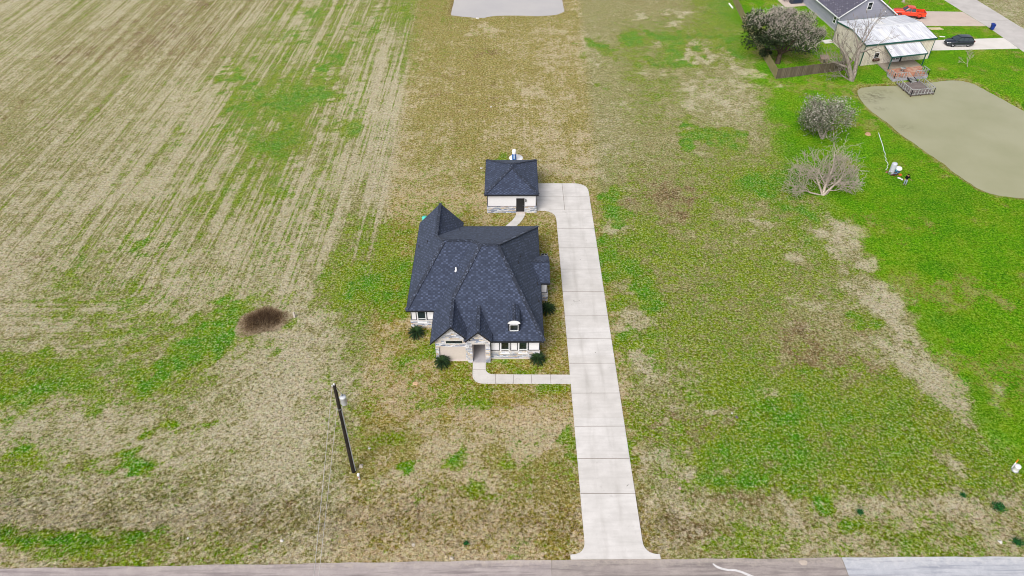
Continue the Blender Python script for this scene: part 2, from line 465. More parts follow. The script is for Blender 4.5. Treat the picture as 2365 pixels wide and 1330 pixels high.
# strong single patches
for L, a in ((K, [
    (410,40,9,9,.75),(380,80,6,8,.7),(180,130,8,6,.6),(300,100,7,5,.5),(130,290,6,4,.6),(1530,450,5,5,.8),(1545,460,3,4,.85),(1500,440,4,3,.6),(1155,125,4,2,.8),(1100,120,4,2,.5),(990,200,4,8,.5),
    (1860,820,6,2.4,.75),(1790,790,4,1.6,.5),(1900,830,4,2,.7),(1600,990,3.4,2.4,.75),(1560,960,3,2,.6),(1550,1155,2,.9,.9),(1560,1175,1.6,.8,.8),(1700,1155,6,.8,.8),(1790,1160,5,.8,.7),(1590,1215,2,1,.7),
    (950,1170,3,.7,.85),(1040,1180,2,.7,.85),(900,1175,3,.6,.8),(600,1165,1.4,.8,.95),(560,1170,4,.8,.7),(470,1160,3,.7,.6),(450,1170,2,.6,.7),(1110,1180,2,.6,.6),(1285,1170,1,.7,.8),(1310,1240,.8,.7,.8),(880,985,2,.8,.8),(900,1000,2.4,.6,.6),
    (550,1245,3,1.2,.5),(80,1305,5,.4,.8),(190,1305,3,.35,.85),(300,1305,3,.35,.6),(900,1290,4,.4,.7),(1100,1280,4,.4,.7),(1250,1280,3,.4,.6),(400,1290,2,.5,.7),(60,600,4,2,.6),(520,420,3,3,.2),(960,420,5,3,.2)]),
  (P, [
    (1110,70,3,2.4,.85),(1300,75,4,3,.75),(1240,205,5,3,.8),(1290,225,4,3,.85),(1160,240,3,4,.75),(1140,300,4,4,.7),(1290,395,6,2,.75),(1330,400,4,2.6,.7),(990,330,4,2.5,.75),(1060,410,5,2,.6),
    (1475,45,1.6,1.4,.95),(1560,35,6,4,.8),(1600,130,8,5,.8),(1620,200,8,6,.75),(1600,250,6,5,.75),(1375,145,1.5,1.4,.9),(1690,190,3,3,.7),
    (520,320,5,8,.9),(480,400,4,7,.9),(430,330,3,4,.6),(770,230,3,6,.85),(770,330,3,6,.8),(860,250,2.4,8,.9),(830,400,2,9,.95),(880,120,1.6,14,.95),(800,390,2,9,.85),(700,400,2,8,.8),(640,40,4,8,.7),(340,440,5,4,.85),(130,420,4,5,.75),
    (590,520,2.2,5,.85),(560,590,2.2,5,.85),(740,560,1.6,6,.8),(800,480,1.6,6,.85),(680,640,2,4,.8),(735,740,2,4,.8),(700,800,3,3,.85),(650,860,4,3,.8),(540,960,4,2.4,.75),(630,960,5,3.5,.8),(560,1060,5,1.5,.6),
    (420,600,3,1.6,.8),(300,700,4,2,.75),(400,670,2.4,2,.8),(460,720,2,2,.8),(490,810,1.8,1,.85),(120,980,4,1.6,.75),(60,940,5,1.4,.7),(190,990,3,1,.8),(150,1060,1.8,.7,.9),(300,1030,1,.4,.8),(430,1068,1.6,.3,.95),
    (1420,500,1.6,3.4,.95),(1425,540,1.8,2,.9),(1440,650,1.5,2.2,.95),(1450,740,2,3,.95),(1480,820,1.4,4,.95),(1410,700,1,1,.7),
    (1080,975,4,.9,.85),(1230,1020,2.6,1.5,.9),(1250,990,2,1.2,.8),(930,930,4,1,.8),(900,980,4,.8,.8),(1010,1040,2.4,.9,.85),(1060,1060,2,1,.8),(990,1080,2,1,.85),(1100,1115,2.6,.8,.9),(900,1110,3,.8,.8),(960,1090,2,.6,.8),(880,1030,1.4,.5,.9),
    (1590,1090,1.6,1,.99),(1640,1110,2.2,.9,.99),(1680,1095,1.4,.7,.95),(1560,1060,1.4,1,.9),(1510,1060,1.4,1.4,.85),(1740,1105,1.2,.4,.95),(1650,1050,.8,.4,.9),(1800,860,1,.9,1.),(1770,905,2.4,1.2,.85),(1650,950,2,.6,.75),(1710,1000,1.6,1.2,.7),
    (1920,1205,3,.8,.9),(1860,1205,2,.6,.85),(2050,1170,5,1,.8),(2200,1180,5,1,.8),(2200,1060,3,1.6,.75),(1790,500,2.4,1,.7),(1745,515,3,1.4,.75),(1840,600,1.6,1,.8),(1890,710,2,1,.9),(1860,590,1.4,1,.7),
    (1930,530,3.4,2.4,.85),(1980,600,3.4,3,.9),(2040,700,3,3,.9),(2090,780,2.6,2,.9),(2080,740,2,2,.8),(1975,660,2,1.6,.7),(2240,920,2.4,3,.85),(2130,860,3,1,.75),(2280,1010,2,2,.7),(1700,160,2,2,.8),(1720,165,3,1.4,.9),(1745,175,2,1,.8),
    (1795,195,1.2,.7,.95),(1340,15,1.5,8,.8),(1345,110,1.2,10,.75),(2140,80,2,1,.8),(2100,160,3,1,.6),(2120,165,2,1,.6)]),
  (G, [
    (1690,100,5,6,.85),(1520,95,6,5,.85),(1480,120,4,5,.75),(1370,105,3,4,.7),(1530,140,5,4,.75),(1390,200,2,1.5,.6),(1640,310,4,6,.8),
    (1425,480,1.6,4,.95),(1395,570,1.4,2.6,.9),(1415,610,1.6,2,.95),(1460,640,1.6,3.6,.95),(1480,690,2.2,2.4,.95),(1425,690,2,2,.85),(1440,560,1.4,2.4,.8),
    (1490,775,1.2,2.4,.9),(1435,790,1.2,1.6,.75),(1510,815,.5,.6,.9),(1470,1050,.8,1.2,.9),(1395,465,1,1.4,.8),
    (930,640,2.4,5,.85),(855,640,2.6,5,.75),(910,700,2,3,.8),(845,560,3,3,.6),(870,690,2,3,.65),(1155,385,2,2,.8),(960,800,2,1.5,.6),(930,760,2,2,.5),
    (560,720,3.2,2.6,.85),(500,760,3,2.6,.9),(470,800,3,2.4,.95),(430,830,2.6,2,.9),(570,810,3,1.6,.7),(690,740,1,1.4,.7),(640,690,2.4,1.2,.6),
    (30,870,5,3,.95),(120,880,5,2.4,.75),(320,885,3.4,1.6,.8),(270,845,2.4,1,.6),(260,915,4,1.4,.55),
    (300,1050,1.4,.5,.8),(285,1080,3,.7,.9),(190,1070,1.5,.5,.8),(60,1060,1.6,.8,.85),(325,1090,.5,1,.95),(390,990,2,.7,.8),(470,985,1,.5,.8),(330,1015,.6,.4,.9),
    (70,1240,4,.8,.95),(150,1235,4,.7,.85),(280,1245,3,.9,.95),(340,1240,2.4,.9,.95),(230,1255,3,.6,.8),(60,1215,3,.5,.7),(370,1260,1,.7,.9),(320,1290,1,.8,.95),(500,1205,.4,.4,.9),
    (1060,1050,.6,.5,.95),(945,1085,.9,.6,.9),(1040,1075,1,.6,.6),(1145,920,3.4,1.2,.8),(1220,905,3,1,.7),(1290,890,1.6,.8,.8),(1080,1130,4,.7,.6),(880,1020,1.8,.9,.75),(1320,1040,.6,3,.7),
    (1140,1225,.5,.3,.9),(1165,1065,.6,.5,.6),(990,920,2,1,.65),(1215,850,2.4,1,.75),(1260,830,1.2,1,.6),(1010,820,2,1,.7),(960,830,1.2,1.2,.6),(1145,800,.8,.8,.6),(1160,830,1.2,.8,.65),
    (1800,940,4,2,.95),(1830,980,2.5,1.6,.9),(1750,1040,4,1.6,.9),(1690,1040,2,1.2,.85),(1720,1110,5,1,.9),(1870,1130,2,.8,.9),(1860,870,2,1.4,.8),(1960,1000,2.4,1.4,.6),
    (1590,1020,3,2,.6),(1830,850,2,1.2,.7),(1990,880,2,2,.65),(2170,980,3,2,.7),(1900,1165,1.2,.5,.9),(1750,1250,3,.9,.7),(1835,1220,.6,.4,.95),(1960,1220,2,.8,.75),(2080,1240,2.4,.8,.6),(2250,1110,1.4,.6,.85),
    (1770,430,5,4,.85),(1850,450,5,4,.95),(1700,490,3,2,.6),(1780,470,4,3,.7),(1990,745,1.4,1.4,.8),(1995,760,1,1.4,.85),(2030,780,2,1,.7),(1600,560,4,3,.5),(1690,500,3,3,.6),
    (280,660,5,4,.5),(330,560,4,4,.65),(540,175,4,6,.8),(580,250,4,7,.85),(660,235,3,6,.85),(650,330,3,5,.8),(620,440,3,4,.65),(780,120,4,6,.75),(860,55,4,6,.7),(920,30,3,5,.7),(740,200,4,5,.75),(820,300,2,4,.6),
    (720,20,6,8,.6),(690,70,4,6,.7),(480,330,4,4,.5),(560,290,3,5,.7),(1330,70,1,1,.3)])):
    for b in a:
        blob(L, *b, soft=.45 if L is G else .95)
        if L is P and b[4] > .7: blob(G, b[0], b[1], b[2], b[3], .26, soft=.95)
        if L is G and b[4] > .7: blob(P, b[0], b[1], b[2]*.8, b[3]*.8, .2)
        if L is K and b[4] > .7: blob(G, b[0], b[1], b[2], b[3], .25, soft=.95)
# edges: browner rim along slabs and roads, bare wet rim at the water
for d in (dn, df):
    w = np.exp(-((d-.35)/.45)**2); G *= (1-.8*w); K[...] = np.maximum(K, .55*w); P[...] = np.maximum(P, .35*w)
K[...] = np.maximum(K, sm(.6, -.5, dn)); K[...] = np.maximum(K, sm(.6, -.5, df))
# beyond the far road: dry pasture
far = sm(-.5, .5, GX - (98.6 + (152-GY)*.08))*sm(128, 131, GY); G *= 1-.7*far; P[...] = P*(1-far)+.5*far; K[...] = K*(1-far)+.45*far; H *= 1-far

nx, ny = len(xs), len(ys)
idx = np.arange(nx*ny).reshape(ny, nx)
quads = np.stack([idx[:-1,:-1], idx[:-1,1:], idx[1:,1:], idx[1:,:-1]], -1).reshape(-1, 4)
me = bpy.data.meshes.new('ground')
me.from_pydata(np.stack([GX, GY, GZ], -1).reshape(-1, 3).tolist(), [], quads.tolist())
me.polygons.foreach_set('use_smooth', np.ones(len(quads), bool))
layers = dict(green=G, pale=P, brown=K, yellow=T, lawn=H, rows=ST, rowpos=S)
for k, a in layers.items():
    at_ = me.attributes.new(k, 'FLOAT', 'POINT'); at_.data.foreach_set('value', np.ascontiguousarray(a.reshape(-1), dtype=np.float32))

g = NT('grass_cover', .95, .12)
pos = g.geo()
aG, aP, aK, aT, aH, aS, aR = [g.attr(k) for k in ('green', 'pale', 'brown', 'yellow', 'lawn', 'rows', 'rowpos')]
def nz(seed, sc, det, r=.6, lo=.30, hi=.70): return g.rng(g.noise(g.map(pos, loc=(seed*13.7, seed*7.3, seed)), sc, det, r), lo, hi)
yy = g.xyz(pos)[1]
row_n = g.rng(g.noise(g.vec(g.math('MULTIPLY', aR, .72), g.math('MULTIPLY', yy, .018), 3.), 1.0, 4, .7), .34, .66)
row_f = g.rng(g.noise(g.vec(g.math('MULTIPLY', aR, 2.3), g.math('MULTIPLY', yy, .03), 9.), 1.0, 2, .6), .36, .64)
rowv = g.math('SUBTRACT', g.math('ADD', g.math('MULTIPLY', row_n, .5), g.math('MULTIPLY', row_f, .5)), .5)   # -.5 .. .5
clump, fine = nz(1, .8, 5, .68, .33, .67), nz(2, 2.9, 6, .76, .37, .63)
patch = nz(3, .16, 5, .66, .34, .66)
clump2, fine2 = nz(4, .85, 5, .68, .33, .67), nz(5, 3.3, 6, .76, .37, .63)
clump3 = nz(6, .6, 5, .66, .33, .67)
def field(a, gain, c, f, rowk):
    s_ = g.math('MULTIPLY_ADD', a, gain, -.5*gain)
    s_ = g.math('ADD', s_, g.math('MULTIPLY_ADD', c, .9, -.45))
    s_ = g.math('ADD', s_, g.math('MULTIPLY_ADD', f, 1.15, -.575))
    return g.math('ADD', s_, g.math('MULTIPLY', g.math('MULTIPLY', rowv, aS), rowk))
mG = g.rng(g.math('ADD', field(aG, 2.4, clump, fine, -1.6), g.math('MULTIPLY_ADD', patch, .5, -.17)), -.22, .30, smooth=True)
mP = g.rng(g.math('ADD', field(aP, 2.2, clump2, fine2, 1.8), g.math('MULTIPLY_ADD', nz(8, .3, 5, .66, .34, .66), .6, -.3)), -.12, .42, smooth=True)
mK = g.rng(field(aK, 2.0, clump3, fine2, -.9), -.12, .4, smooth=True)
tanc = g.mix(aT, rgb(204, 197, 148), rgb(204, 184, 104))
olive = g.mix(aT, rgb(128, 132, 60), rgb(132, 126, 42))
base = g.mix(g.rng(fine, .18, .95), olive, tanc)
base = g.mix(g.math('MULTIPLY', mK, .85), base, g.mix(fine2, rgb(80, 60, 36), rgb(168, 138, 92)))
base = g.mix(g.math('MULTIPLY', mP, .85), base, g.mix(fine, g.mix(aT, rgb(196, 186, 142), rgb(200, 178, 134)), g.mix(aT, rgb(238, 230, 206), rgb(242, 224, 196))))
hue = nz(7, .35, 4)
gl = g.mix(g.rng(fine2, .1, .9), rgb(84, 122, 24), rgb(160, 186, 66))
gl = g.mix(g.rng(hue, .5, .9, 0, .4), gl, rgb(60, 150, 34))
gb = g.mix(g.rng(fine2, .05, .95), rgb(48, 126, 14), rgb(128, 196, 58))
gb = g.mix(g.rng(hue, .3, .8, 0, .7), gb, g.mix(fine, rgb(108, 142, 34), rgb(172, 194, 92)))
gb = g.mix(g.rng(patch, .55, .95, 0, .55), gb, rgb(34, 130, 16))
gcol = g.mix(aH, gl, gb)
gcol = g.mix(g.math('MULTIPLY', g.math('MULTIPLY', g.rng(aG, .60, .85), g.rng(clump2, .2, .7, .25, 1)), g.math('SUBTRACT', 1.0, g.math('MULTIPLY', aH, .7))), gcol, g.mix(fine2, rgb(26, 118, 10), rgb(92, 180, 30)))
colr = g.mix(g.math('MULTIPLY', mG, .88), base, gcol)
tip = g.rng(g.noise(pos, 4.2, 6, .82), .38, .62)
colr = g.mix(g.rng(tip, 0., .45, .76, 0), colr, g.mix(aH, rgb(66, 54, 20), rgb(34, 84, 10)))
colr = g.mix(g.rng(tip, .55, 1., 0, .66), colr, g.mix(aH, rgb(244, 234, 204), rgb(196, 224, 120)))
cn = g.n('TexNoise'); g.put(cn.inputs['Vector'], pos); cn.inputs['Scale'].default_value = 2.6; cn.inputs['Detail'].default_value = 4; cn.inputs['Roughness'].default_value = .75
cc_ = g.n('HueSaturation'); g.put(cc_.inputs['Color'], cn.outputs['Color']); cc_.inputs['Saturation'].default_value = 2.2
colr = g.mix(g.math('MULTIPLY_ADD', aH, -.08, .18), colr, cc_.outputs['Color'], 'SOFT_LIGHT')
sat = g.n('HueSaturation'); g.put(sat.inputs['Color'], colr); g.put(sat.inputs['Saturation'], g.math('ADD', .96, g.math('MULTIPLY', g.math('MAXIMUM', g.math('MAXIMUM', aH, mG), g.math('MULTIPLY', aT, .6)), .20))); colr = sat.outputs['Color']
g.col(colr)
hgt = g.math('ADD', g.math('MULTIPLY', tip, .5), g.math('ADD', g.math('MULTIPLY', clump, .8), g.math('MULTIPLY', fine, .6)))
g.bump(hgt, .7, .16)
for nd in g.t.nodes:
    if nd.type == 'BUMP': g.put(nd.inputs['Normal'], g.vec(0., 0., 1.))          # blades and sheet share the turf's upright shading normal
M['grass'] = g.mat
me.materials.append(M['grass'])
ground = bpy.data.objects.new('ground', me); col.objects.link(ground); tag(ground, kind='structure')

# ------------------------------------------------------------------ water
def water(name, poly, c1, c2, scum=None):
    n = NT(name, .12, .5)
    p = n.geo()
    c = n.mix(n.rng(n.noise(p, .12, 4), .35, .65), c1, c2)
    if scum:
        for x, y, r, a in scum:
            d = n.n('VectorMath', operation='DISTANCE'); n.put(d.inputs[0], n.map(p, (1, 1.6, 0))); d.inputs[1].default_value = (x, y*1.6, 0)
            w = n.rng(d.outputs['Value'], 0, r, 1, 0)
            w = n.math('MULTIPLY', w, n.rng(n.noise(p, 1.6, 4, .7), .42, .62))
            c = n.mix(n.math('MULTIPLY', w, a), c, rgb(92, 84, 58))
    n.col(c)
    n.b.inputs['IOR'].default_value = 1.33
    n.put(n.b.inputs['Roughness'], n.rng(n.noise(n.map(p, (.25, 1, 1)), .35, 4), .35, .65, .07, .24)); n.bump(n.noise(n.map(p, (1, 1.8, 1)), 1.8, 3), .12, .05)
    b = MB(); b.face([(x, y, WATER_Z) for x, y in (poly if sum(poly[i][0]*poly[(i+1)%len(poly)][1]-poly[(i+1)%len(poly)][0]*poly[i][1] for i in range(len(poly))) > 0 else poly[::-1])])
    o = b.build(name, n.mat, uv=False); tag(o, kind='structure'); return o
def grow(poly, d):
    cx_ = sum(p[0] for p in poly)/len(poly); cy_ = sum(p[1] for p in poly)/len(poly)
    return [(x + d*(x-cx_)/math.hypot(x-cx_, y-cy_), y + d*(y-cy_)/math.hypot(x-cx_, y-cy_)) for x, y in poly]
water('pond', grow(near_pond, .5), rgb(164, 164, 130, .74), rgb(174, 173, 142, .74), [(60.2, 109.0, 3.2, .8), (59.0, 107.0, 2.0, .5), (62.6, 110.6, 2.2, .4), (59.6, 104.6, 1.6, .5), (61.0, 98.4, 1.8, .35)])
water('far_pond', grow(far_pond, .5), rgb(204, 201, 202, .68), rgb(212, 208, 207, .68))
# ------------------------------------------------------------------ paving
def smooth_poly(pts, n=3):
    for _ in range(n):
        pts = [q for i in range(len(pts)) for q in ((.75*pts[i][0]+.25*pts[(i+1)%len(pts)][0], .75*pts[i][1]+.25*pts[(i+1)%len(pts)][1]), (.25*pts[i][0]+.75*pts[(i+1)%len(pts)][0], .25*pts[i][1]+.75*pts[(i+1)%len(pts)][1]))]
    return pts
def corner(a, b, c, r, n=7):
    a, b, c = Vector(a), Vector(b), Vector(c)
    p, q = b + (a-b).normalized()*r, b + (c-b).normalized()*r
    return [tuple(((1-t)**2)*p + 2*t*(1-t)*b + t*t*q) for t in [i/(n-1) for i in range(n)]]
drive = [(4.75, 28.02), (11.85, 28.05), (11.85, 28.42)] + corner((11.85, 28.42), (10.62, 28.45), (10.62, 31.2), 1.15) + corner((10.62, 31.2), (10.62, 82.15), (3.56, 82.15), 2.1)
drive += [(3.56, 82.15), (3.56, 75.72)] + corner((3.56, 75.72), (5.96, 75.72), (5.96, 60), 2.0) + corner((5.96, 33), (5.96, 28.45), (4.75, 28.42), 1.15) + [(4.75, 28.42)]
b = MB(); b.prism(drive, -.75, .055, 0)
DZ = .0595
def strip(b, p, q, w, z, m=1):
    p, q = Vector((*p, 0)), Vector((*q, 0)); s_ = (q-p).cross(Vector((0,0,1))).normalized()*w/2
    b.face([(p-s_).to_tuple()[:2] + (z,), (p+s_).to_tuple()[:2] + (z,), (q+s_).to_tuple()[:2] + (z,), (q-s_).to_tuple()[:2] + (z,)][::-1], m)
for y in (528.4, 573, 622, 674, 730, 782, 839.5, 908.5, 985, 1059.5, 1140.3):
    Y = at(1400, y)[1]; strip(b, (5.98, Y), (10.60, Y), .055, DZ)
Y = at(1300, 485.5)[1]; strip(b, (5.1, Y), (10.60, Y), .05, DZ)
Y2 = at(1300, 454)[1]; strip(b, (3.6, Y2), (10.60, Y2), .05, DZ); strip(b, (7.15, 82.1), (7.15, Y), .05, DZ+.004)
rn = random.Random(12); mx, my, _ = at(1331, 697)
for k in range(9): q = Vector((mx + rn.uniform(-.3, .35), my + rn.uniform(-.25, .2))); d = Vector((rn.uniform(-.09, .09), rn.uniform(-.03, .03))); strip(b, q-d, q+d, .03, DZ+.001, 2)
for px, py in ((1450, 1121), (1448, 1123), (1375, 815), (1340, 600)): q = Vector(at(px, py)[:2]); strip(b, q + Vector((-.06, -.02)), q + Vector((.07, .03)), .035, DZ+.001, 2)
o = b.build('driveway', [M['concrete'], M['joint'], plain('scuff', rgb(70, 66, 64), .9, .1)]); tag(o, kind='structure')
walk = [(-3.74, 49.1), (-2.44, 49.1)] + corner((-2.44, 49.1), (-2.44, 47.5), (0, 47.5), .9) + [(5.955, 47.42), (5.955, 46.22)] + corner((5.95, 46.22), (-3.74, 46.3), (-3.74, 49), 1.3)
b = MB(); b.prism(walk, -.2, .045, 0)
for x in (1144.3, 1186, 1227.5, 1271.8): X = at(x, 877)[0]; strip(b, (X, 46.27), (X, 47.44), .04, .0495)
strip(b, (-3.72, 48.15), (-2.46, 48.15), .04, .0495)
o = b.build('front_walk', [M['concrete'], M['joint']]); tag(o, kind='structure')
L_, R_ = [], []
for t in [i/10 for i in range(11)]:
    c = Vector((1.46, 75.25)).lerp(Vector((1.35, 73.2)), t).lerp(Vector((1.35, 73.2)).lerp(Vector((-1.8, 70.2)), t), t)
    d = (Vector((1.35, 73.2))-Vector((1.46, 75.25))).lerp(Vector((-1.8, 70.2))-Vector((1.35, 73.2)), t).normalized()
    nrm = Vector((-d.y, d.x))*.56
    L_.append(tuple(c+nrm)); R_.append(tuple(c-nrm))
b = MB(); b.prism(L_ + R_[::-1], -.15, .045, 0); o = b.build('back_walk', [M['concrete']]); tag(o, kind='structure')

road1 = concrete('road_surface', rgb(174, 162, 164, .72), rgb(196, 184, 184, .72), .5, False, .35)
def road_mat(name, c1, c2, dark, lite):
    n = NT(name, .9, .15); p = n.geo()
    c = n.mix(n.rng(n.noise(p, .9, 6, .65), .33, .67), c1, c2)
    s1 = n.noise(n.map(p, (.16, 2.6, 1)), 1.0, 5, .7)
    c = n.mix(n.rng(s1, .48, .66, 0, .75), c, dark)
    y = n.xyz(p)[1]
    e = n.math('ADD', n.rng(y, 27.0, 27.9, 0, .55), n.rng(n.noise(p, 2.2, 5, .7), .3, .7, -.35, .35))
    c = n.mix(n.rng(e, .25, .75, 0, .75), c, lite)
    sp = n.noise(p, 24, 2); c = n.mix(n.rng(sp, .35, .5, .35, 0), c, dark)
    cr = n.n('TexVoronoi', feature='DISTANCE_TO_EDGE'); n.put(cr.inputs['Vector'], n.map(p, (.16, .4, 1))); n.put(cr.inputs['Scale'], 1.0)
    n.col(c); n.bump(sp, .3, .01); return n.mat
ra = road_mat('road_left', rgb(176, 166, 166), rgb(196, 186, 184), rgb(134, 124, 126), rgb(210, 198, 186))
rb = road_mat('road_mid', rgb(166, 156, 154), rgb(188, 178, 174), rgb(124, 116, 116), rgb(196, 186, 176))
rc = road_mat('road_right', rgb(188, 192, 202), rgb(212, 214, 222), rgb(146, 150, 164), rgb(226, 226, 228))
def edge_y(X): return 27.98 + .12*min(max(X/30, -1), 1) - .35*max(0, (-X-3)/34)
def road_piece(b, X0, X1, m):
    n = max(2, int((X1-X0)/1.3)); rnd = random.Random(int(X0*10)+7)
    far_ = [(X0+(X1-X0)*i/n, edge_y(X0+(X1-X0)*i/n) + rnd.uniform(-.05, .05) - .0) for i in range(n+1)]
    b.prism([(X0, 20.6), (X1, 20.6)] + far_[::-1], -.25, .02, m)
b = MB()
xj1, xj2 = at(1274, 1312)[0], at(1952, 1310)[0]
road_piece(b, -160, -60, 0); road_piece(b, -60, xj1-.02, 0); road_piece(b, xj1+.02, xj2-.03, 1); road_piece(b, xj2+.03, 60, 2); road_piece(b, 60, 170, 2)
b.box(xj1-.02, xj1+.02, 20.6, 27.9, -.2, .012, 3); b.box(xj2-.03, xj2+.03, 20.6, 27.9, -.2, .012, 3)
# chalky white scrawl and a pale patch on the asphalt
sc = [at(x, y)[:2] for x, y in [(1646,1302),(1655,1309),(1668,1314),(1684,1317),(1698,1317),(1712,1321),(1726,1327),(1740,1333)]]
wd = [.05, .10, .09, .08, .09, .09, .10, .11]
for i in range(len(sc)-1):
    p, q = Vector(sc[i]), Vector(sc[i+1]); d = (q-p).normalized(); nn = Vector((-d.y, d.x))
    b.face([(*(p-nn*wd[i]), .0245), (*(q-nn*wd[i+1]), .0245), (*(q+nn*wd[i+1]), .0245), (*(p+nn*wd[i]), .0245)], 4)
pc = at(1855, 1300); b.face([(pc[0]+.32*math.cos(a)*(1+.2*math.sin(3*a)), pc[1]+.26*math.sin(a)*(1+.2*math.cos(2*a)), .0245) for a in [k*.4189 for k in range(15)]], 5)
o = b.build('road', [ra, rb, rc, M['joint'], plain('chalk', rgb(232, 230, 232), .9, .1, 0, .1, 8), plain('patch', rgb(206, 192, 180), .9, .1)]); tag(o, kind='structure')
# the neighbours' road and drives
M['conc_far'] = concrete('far_concrete', rgb(196, 192, 190, .74), rgb(214, 210, 208, .74), .4, False, .4)
M['conc_pink'] = concrete('far_drive_concrete', rgb(206, 190, 180, .74), rgb(218, 204, 194, .74), .4, False, .3)
M['conc_pale'] = concrete('pale_drive_concrete', rgb(224, 220, 214, .76), rgb(236, 232, 228, .76), .4, False, .25)
b = MB(); b.prism([(88.5, 190), (91.9, 152.5), (93.55, 137.9), (94.0, 128), (94.3, 110), (94.6, 70), (101, 70), (100.9, 110), (100.5, 130), (100.0, 137), (98.8, 152.5), (95.6, 190)], -.3, .03)
b.box(93.6, 100.2, 141.0, 141.05, .03, .034, 1)
o = b.build('far_road', [M['conc_far'], M['joint']]); tag(o, kind='structure')
b = MB(); b.prism([(77, 146.4), (92.55, 145.7), (93.45, 138.1), (75.5, 138.3)], -.3, .026, 0)
o = b.build('truck_drive', [M['conc_pink']]); tag(o, kind='structure')
b = MB(); b.prism([(75.4, 130.7), (93.8, 132.2), (93.95, 127.2), (75.3, 126.3)], -.3, .022, 0)
o = b.build('car_drive', [M['conc_pale']]); tag(o, kind='structure')
# ------------------------------------------------------------------ the house
def xz(b, poly, y0, y1, m=0):
    """a wall piece: outline in x,z given counter-clockwise seen from the road, from y0 (front) to y1"""
    n = len(poly)
    b.face([(x, y0, z) for x, z in poly], m); b.face([(x, y1, z) for x, z in poly[::-1]], m)
    for i in range(n):
        (xa, za), (xb, zb) = poly[i], poly[(i+1)%n]
        b.face([(xb, y0, zb), (xa, y0, za), (xa, y1, za), (xb, y1, zb)], m)
def caps(b, p, q, w=.18, step=.24):
    p, q = Vector(p), Vector(q); d = (q-p); L = d.length; d.normalize()
    sd = d.cross(Vector((0,0,1))).normalized(); up = sd.cross(d).normalized(); rnd = random.Random(int(L*1000))
    for k in range(int(L/step)):
        c = p + d*(step*(k+.5)) + up*(.045 + rnd.uniform(-.008, .012))
        dd = (d + up*.16).normalized()
        b.obox(c, dd, step*.56, sd, w*rnd.uniform(.92, 1.08), sd.cross(dd), .028)
def fascia(b, p, q, h=.19, t=.035, drop=.0):
    p, q = Vector(p), Vector(q); d = (q-p).normalized(); nrm = Vector((d.y, -d.x, 0)).normalized()
    c0, c1 = p + nrm*(t/2), q + nrm*(t/2)
    for s_ in (0,):
        A, B = c0 - Vector((0,0,h*.5+.005-drop)), c1 - Vector((0,0,h*.5+.005-drop))
        b.obox((A+B)/2, B-A, (B-A).length/2 + t/2, nrm, t/2, Vector((0,0,1)), h/2)
def vent(parent, p, h=.32, r=.045, mat='dark_trim'):
    x, y, z = p; b = MB(); b.lathe((x, y, z-.1), [(r*2.2, 0), (r*2.2, .12), (r, .16), (r, h+.1), (0, h+.1)], 10)
    return b.build('vent_pipe', M[mat], parent)
def window(parent, x0, x1, z0, z1, y, split=.30, fr=.07, sill=True):
    """double-hung window facing the road; frame proud of the wall, dark glass behind"""
    b = MB()
    b.box(x0, x0+fr, y-.06, y+.05, z0, z1); b.box(x1-fr, x1, y-.06, y+.05, z0, z1)
    b.box(x0+fr, x1-fr, y-.06, y+.05, z1-fr, z1); b.box(x0+fr, x1-fr, y-.08, y+.05, z0, z0+fr)
    if split: b.box(x0+fr, x1-fr, y-.045, y+.05, z0+(z1-z0)*split-.03, z0+(z1-z0)*split+.03)
    f = b.build('window', M['white_trim'], parent)
    b = MB(); b.box(x0+fr-.01, x1-fr+.01, y+.0, y+.02, z0+fr-.01, z1-fr+.01); b.build('pane', M['glass'], f)
    if sill: b = MB(); b.box(x0-.05, x1+.05, y-.10, y+.02, z0-.055, z0-.004); b.build('sill', M['white_trim'], f)
    return f

house = thing('house', 'new one-storey house with dark shingle hip roof, twin stone front gables and an eyebrow dormer', 'house', (-2.2, 58.6, 0))
ZE = 2.93
A_, Rg, Lg = (3.36, 49.25, ZE), (-1.25, 58.1, 8.05), (-3.01, 58.1, 8.05)
wR, wL = (-4.05, 60.30, 6.95), (-6.93, 60.30, 6.95)
J = (-5.72, 53.10, 5.18); bw = (-8.10, 62.80, 5.71)
b = MB()
b.face([A_, Rg, Lg, J, (-5.72, 50.2, 3.484), (-1.9, 50.2, 3.484), (-1.9, 49.25, ZE)])                                   # front
b.face([(3.36, 68.37, ZE), Rg, A_])                                                                                     # right
b.face([Rg, (3.36, 68.37, ZE), (-5.48, 68.37, ZE), bw, wL, wR, Lg])                                                       # back
b.face([(-7.84, 48.95, ZE), (-5.72, 48.95, 5.18), J, Lg, wR, (-7.84, 53.72, ZE)])                                        # left of the main block and the left gable
b.face([(-5.72, 48.95, 5.178), (-3.9, 48.95, 3.25), (-3.9, 51.0, 3.25), (-5.72, 53.10, 5.178)])                           # left gable, right side
b.face([(-3.1, 48.75, 4.72), (-4.55, 48.75, 3.27), (-4.55, 50.3, 3.27), (-3.1, 52.75, 4.72)][::-1])                       # entry gable
b.face([(-3.1, 48.75, 4.72), (-1.78, 48.75, 3.40), (-1.78, 50.3, 3.40), (-3.1, 52.75, 4.72)])
b.face([(-10.72, 53.72, ZE), (-7.84, 53.72, ZE), wR, wL])                                                                # left wing front
b.face([(-10.72, 53.72, ZE), wL, bw, (-8.10, 69.1, 5.71), (-10.72, 69.1, ZE)])                                           # long left side
b.face([(-8.10, 69.1, 5.71), bw, (-5.48, 68.37, ZE), (-5.48, 69.1, ZE)])                                                 # back wing, right side
b.face([(1.6, 57.98, ZE), (4.34, 57.98, ZE), (4.34, 60.36, 4.03), (1.6, 60.36, 4.03)])                                   # side bay
b.face([(1.6, 60.36, 4.03), (4.34, 60.36, 4.03), (4.34, 62.74, ZE), (1.6, 62.74, ZE)])
